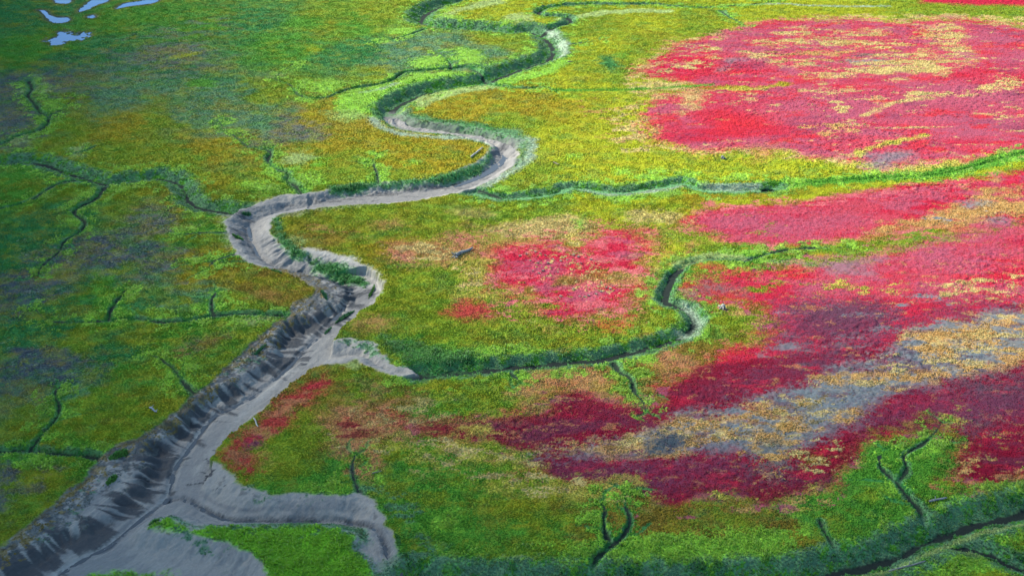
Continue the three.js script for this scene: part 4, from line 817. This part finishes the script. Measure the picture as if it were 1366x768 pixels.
// ---------------------------------------------------------------- driftwood
const woodMat = new THREE.MeshStandardMaterial({ vertexColors: true, roughness: 0.9 });
function limb(pts, r0, r1, tone, seed, sides = 9, seg = 14) {        // a tapered, knobbly, grained round of wood along points
  const curve = new THREE.CatmullRomCurve3(pts.map((p) => new THREE.Vector3(...p))), g = new THREE.TubeGeometry(curve, seg, 1, sides, false), p = g.attributes.position, col = [];
  for (let i = 0; i < p.count; i++) {
    const ring = Math.floor(i / (sides + 1)), side = (i % (sides + 1)) % sides, t = ring / seg, c = curve.getPointAt(t);
    const k = (r0 + (r1 - r0) * t) * (0.86 + 0.28 * vn(side * 1.7 + seed, t * 9 + seed)) * (ring === 0 || ring === seg ? 0.55 : 1);
    p.setXYZ(i, c.x + (p.getX(i) - c.x) * k, c.y + (p.getY(i) - c.y) * k, c.z + (p.getZ(i) - c.z) * k);
    const w = 0.7 + 0.5 * vn(side * 2.3 + seed * 3, t * 4); col.push(tone[0] * w, tone[1] * w, tone[2] * w);
  }
  g.setAttribute('color', new THREE.Float32BufferAttribute(col, 3)); g.computeVertexNormals();
  const cap = (end) => {                                             // close the sawn or broken ends
    const b = end ? seg * (sides + 1) : 0, pos = [], cc = [], n = curve.getPointAt(end);
    for (let s = 0; s < sides; s++) for (const q of [[n.x, n.y, n.z], [p.getX(b + s), p.getY(b + s), p.getZ(b + s)], [p.getX(b + s + 1), p.getY(b + s + 1), p.getZ(b + s + 1)]]) { pos.push(...q); cc.push(tone[0] * 0.8, tone[1] * 0.75, tone[2] * 0.65); }
    const c = new THREE.BufferGeometry(); c.setAttribute('position', new THREE.Float32BufferAttribute(pos, 3)); c.setAttribute('color', new THREE.Float32BufferAttribute(cc, 3)); c.computeVertexNormals(); return c;
  };
  g.deleteAttribute('uv');
  return mergeGeometries([g.toNonIndexed(), cap(0), cap(1)]);
}
function thing(name, label, category, x, z, group) { const o = new THREE.Group(); o.name = numbered(name); o.position.set(x, heightAt(x, z), z); o.userData = { label, category }; if (group) o.userData.group = group; scene.add(o); return o; }
function part(name, g, parent, mat = woodMat) { const m = new THREE.Mesh(g, mat); m.name = name; m.castShadow = m.receiveShadow = true; parent.add(m); return m; }
const GREY = [0.10, 0.105, 0.105], BLEACHED = [0.19, 0.18, 0.16], BROWN = [0.10, 0.08, 0.06];
function driftLog(label, a, b, r0, r1, tone, { stubs = [], roots = 0, seed = 1, lift = 0.75, name = 'driftwood_log' } = {}) {
  const A = ground(...a), D = ground(...b), x = (A[0] + D[0]) / 2, z = (A[1] + D[1]) / 2, o = thing(name, label, 'driftwood', x, z), y0 = o.position.y;
  const at = (t) => { const wx = A[0] + (D[0] - A[0]) * t, wz = A[1] + (D[1] - A[1]) * t; return [wx - x, heightAt(wx, wz) - y0 + 0.18 + (r0 + (r1 - r0) * t) * lift, wz - z]; };
  const bend = (t, k) => { const p = at(t); const dx = D[1] - A[1], dz = -(D[0] - A[0]), l = Math.hypot(dx, dz); return [p[0] + dx / l * k, p[1], p[2] + dz / l * k]; };
  part('trunk', limb([at(0), bend(0.35, r0 * 0.5), bend(0.7, -r0 * 0.3), at(1)], r0, r1, tone, seed), o);
  const u = new THREE.Vector3(D[0] - A[0], 0, D[1] - A[1]).normalize();
  for (const [t, ang, len] of stubs) { const p = at(t), v = u.clone().applyAxisAngle(new THREE.Vector3(0, 1, 0), ang); part('branch_stub', limb([p, [p[0] + v.x * len * 0.5, p[1] + len * 0.35, p[2] + v.z * len * 0.5], [p[0] + v.x * len, p[1] + len * 0.5, p[2] + v.z * len]], r1 * 0.6, r1 * 0.25, tone, seed + t * 10, 6, 6), o); }
  for (let i = 0; i < roots; i++) { const p = at(0.02), a2 = i / roots * 6.28, l = r0 * 2.4; const side = [-u.z * Math.cos(a2), Math.sin(a2), u.x * Math.cos(a2)]; part('root', limb([p, [p[0] - u.x * r0 + side[0] * l * 0.5, p[1] + side[1] * l * 0.5, p[2] - u.z * r0 + side[2] * l * 0.5], [p[0] - u.x * r0 * 1.2 + side[0] * l, Math.max(-0.1, p[1] + side[1] * l), p[2] - u.z * r0 * 1.2 + side[2] * l]], r0 * 0.5, r0 * 0.14, tone, seed + i, 6, 6), o); }
  return o;
}
function rootStump(label, px, py, r, h, tone, lean, seed, roots = 6) {
  const [x, z] = ground(px, py), o = thing('driftwood_stump', label, 'stump', x, z);
  part('trunk', limb([[0, -0.1, 0], [lean[0] * 0.5, h * 0.5, lean[1] * 0.5], [lean[0], h, lean[1]]], r, r * 0.7, tone, seed, 10, 8), o);
  for (let i = 0; i < roots; i++) { const a = i / roots * 6.28 + seed, l = r * (1.2 + 1.5 * vn(i * 3.1, seed)); part('root', limb([[Math.cos(a) * r * 0.3, h * 0.35, Math.sin(a) * r * 0.3], [Math.cos(a) * l * 0.55, h * (0.25 + 0.4 * vn(i, seed + 4)), Math.sin(a) * l * 0.55], [Math.cos(a + 0.3) * l, 0.05, Math.sin(a + 0.3) * l]], r * 0.42, r * 0.12, tone, seed + i * 2, 6, 8), o); }
  return o;
}
driftLog('thick grey driftwood log with a root end lying on the pink patch inside the bend', [608, 343], [631, 331], 0.62, 0.28, GREY, { stubs: [[0.12, 1.9, 1.0], [0.3, -1.8, 0.7]], roots: 5, seed: 3 });
driftLog('thin pale log lying on the golden marsh above the channel bend', [628, 211], [644, 197], 0.34, 0.2, BLEACHED, { seed: 8, stubs: [[0.6, 0.9, 0.6]] });
driftLog('slender bleached pole on the edge of the red plants by the main channel', [338, 559], [344, 570], 0.2, 0.14, BLEACHED, { seed: 12, stubs: [[0.5, 1.3, 0.3]] });
driftLog('grey driftwood log with a snapped branch beside the forked creek', [1240, 669], [1264, 664], 0.26, 0.18, GREY, { seed: 15, stubs: [[0.35, 1.1, 0.9], [0.2, -1.2, 0.6]] });
driftLog('long grey log half sunk in the grass of the near creek bank', [1188, 753], [1236, 746], 0.24, 0.16, GREY, { seed: 19, stubs: [[0.1, 2.0, 0.7], [0.55, 1.0, 0.8]], lift: 0.5 });
driftLog('short dark branch beside the little gully above the tributary mud', [496, 633], [509, 629], 0.16, 0.1, BROWN, { seed: 23, stubs: [[0.6, 0.8, 0.7]] });
driftLog('short dark branch on the yellow marsh above the pale creek', [738, 217], [746, 220], 0.22, 0.16, BROWN, { seed: 27, stubs: [[0.4, 1, 0.5]] });
driftLog('small dark log near the winding upper creek', [757, 83], [764, 82], 0.22, 0.16, BROWN, { seed: 29, stubs: [[0.5, 1, 0.6]] });
driftLog('broken bleached branch on the olive marsh above the main channel', [199, 546], [209, 550], 0.26, 0.16, [0.17, 0.175, 0.19], { seed: 31, stubs: [[0.2, 1.2, 0.9], [0.5, -1.1, 0.8], [0.8, 0.9, 0.6]] });
rootStump('upturned stump with bleached roots on the olive rise beside the creek bend', 963, 411, 0.62, 1.3, BLEACHED, [0.5, 0.2], 2.1, 7);
rootStump('small dark stump with one pale root on the yellow strip below the far red field', 965, 211, 0.55, 1.0, [0.16, 0.15, 0.14], [-0.5, 0.2], 5.3, 5);

// ---------------------------------------------------------------- single clumps of grass on the mud and banks
const bladeMat = new THREE.MeshStandardMaterial({ vertexColors: true, roughness: 0.9, side: THREE.DoubleSide });
function bladeTuft(n, rx, rz, h, tone, seed, foot) {
  const r = rng(seed), pos = [], col = [];
  for (let i = 0; i < n; i++) {
    const a = r() * 6.28, q = Math.sqrt(r()) * (0.45 + 0.9 * vn(Math.cos(a) * 1.6 + seed, Math.sin(a) * 1.6 + seed)), x = Math.cos(a) * q * rx, z = Math.sin(a) * q * rz, y = foot(x, z), hh = h * (0.55 + r() * 0.6) * (1 - 0.35 * Math.min(1, q * q)) * (0.7 + 0.6 * vn(x * 1.3 + seed, z * 1.3)), d = r() * 6.28, w = 0.05 + r() * 0.05, l = hh * (0.25 + r() * 0.35);
    const ox = -Math.sin(d) * w, oz = Math.cos(d) * w, mx = x + Math.cos(d) * l * 0.4, mz = z + Math.sin(d) * l * 0.4, tx = x + Math.cos(d) * l, tz = z + Math.sin(d) * l;
    const v = [[x - ox, y, z - oz], [x + ox, y, z + oz], [mx + ox, y + hh * 0.65, mz + oz], [mx - ox, y + hh * 0.65, mz - oz], [tx, y + hh, tz]], c = 0.7 + r() * 0.6, t = (r() - 0.5) * 0.2;
    for (const k of [0, 1, 2, 0, 2, 3, 3, 2, 4]) { pos.push(...v[k]); col.push(tone[0] * c * (1 + t), tone[1] * c, tone[2] * c * (1 - t)); }
  }
  const g = new THREE.BufferGeometry(); g.setAttribute('position', new THREE.Float32BufferAttribute(pos, 3)); g.setAttribute('color', new THREE.Float32BufferAttribute(col, 3)); g.computeVertexNormals(); return g;
}
const lush = KIND.green, blue = KIND.deep;
const CLUMPS = [
  ['bushy bright green grass clump on the mud at the left gully mouth', 146, 612, 171, 602, 1.1, 0.9, lush, 800],
  ['small green grass clump on the bare bench below the left gully mouth', 143, 647, 157, 635, 0.7, 0.8, lush, 420],
  ['green grass clump on the mud at the outer turn of the meander', 308, 313, 325, 321, 0.8, 0.8, lush, 450],
  ['dark blue green clump at the head of the meander where the channels join', 320, 285, 337, 290, 0.7, 0.7, blue, 400],
  ['dark green clump where the left bank juts into the bend', 427, 387, 438, 402, 0.6, 0.7, blue, 400],
  ['thin streak of grass on the dark bench above the scarp', 336, 475, 356, 459, 0.5, 0.6, blue, 400],
  ['bright green clump on the bleached crust inside the bend', 491, 399, 501, 379, 0.45, 0.7, lush, 350],
  ['long strip of green grass on the pale mud bank below the bend', 443, 435, 473, 414, 0.7, 0.7, blue, 900],
  ['short green clump at the lower end of the grass strip on the pale bank', 431, 448, 442, 437, 0.5, 0.6, blue, 300],
  ['green clump standing in the mud of the near tributary', 527, 711, 535, 730, 0.5, 0.6, lush, 300],
  ['low green clump beside the near tributary mud edge', 538, 737, 546, 746, 0.4, 0.5, lush, 160],
  ['small grass tuft at the tip of the bright island', 199, 701, 213, 692, 0.6, 0.7, lush, 300],
  ['low green fringe at the foot of the left bank inside the meander', 361, 360, 377, 365, 0.5, 0.5, lush, 260],
];
CLUMPS.forEach(([label, ax, ay, bx, by, hw, h, tone, n], i) => {
  const lay = (px, py) => { let [x, z] = ground(px, py); for (let k = 0; k < 3; k++) [x, z] = ground(px, py, heightAt(x, z)); return [x, z]; };
  const A = lay(ax, ay), D = lay(bx, by), x = (A[0] + D[0]) / 2, z = (A[1] + D[1]) / 2, y0 = heightAt(x, z), dx = D[0] - A[0], dz = D[1] - A[1], l = Math.hypot(dx, dz) || 1;
  const g = bladeTuft(Math.round(n * 0.9), l / 2, hw, h, tone, 300 + i, (u, v) => heightAt(x + dx / l * u - dz / l * v, z + dz / l * u + dx / l * v) - y0 - 0.05);
  const m = new THREE.Mesh(g, bladeMat); m.rotation.y = -Math.atan2(dz, dx);
  m.name = numbered('grass_clump'); m.position.set(x, y0, z); m.userData = { label, category: 'grass clump', group: 'grass clumps on the channel mud' }; m.castShadow = m.receiveShadow = true; scene.add(m);
});
// bleached tufts in the red patch inside the bend
{
  const g = bladeTuft(50, 0.32, 0.32, 0.55, [0.30, 0.22, 0.17], 500, () => -0.02), spots = pairs('780 255 800 262 820 270 760 290 790 300 805 315 830 300 850 285 880 290 905 285 930 265 950 270 980 275 1000 285 745 265 720 270 735 300 770 330 795 340 810 330 840 320 870 335 890 345 960 300 1060 395 1075 400 1040 410 1020 420 990 425 975 430 955 430 1085 390 880 430 930 400');
  for (const [cx, cy] of spots) {
    const [x, z] = ground(450 + cx * 0.33848, 250 + cy * 0.33848), m = new THREE.Mesh(g, bladeMat); m.name = numbered('dry_tuft'); m.position.set(x, heightAt(x, z), z); m.rotation.y = cx; m.scale.setScalar(0.7 + (cx % 7) / 10);
    m.userData = { label: 'small bleached dry tuft dotted over the red patch inside the bend', category: 'dry tuft', group: 'bleached tufts on the red patch' }; m.castShadow = m.receiveShadow = true; scene.add(m);
  }
}
renderer.render(scene, camera);
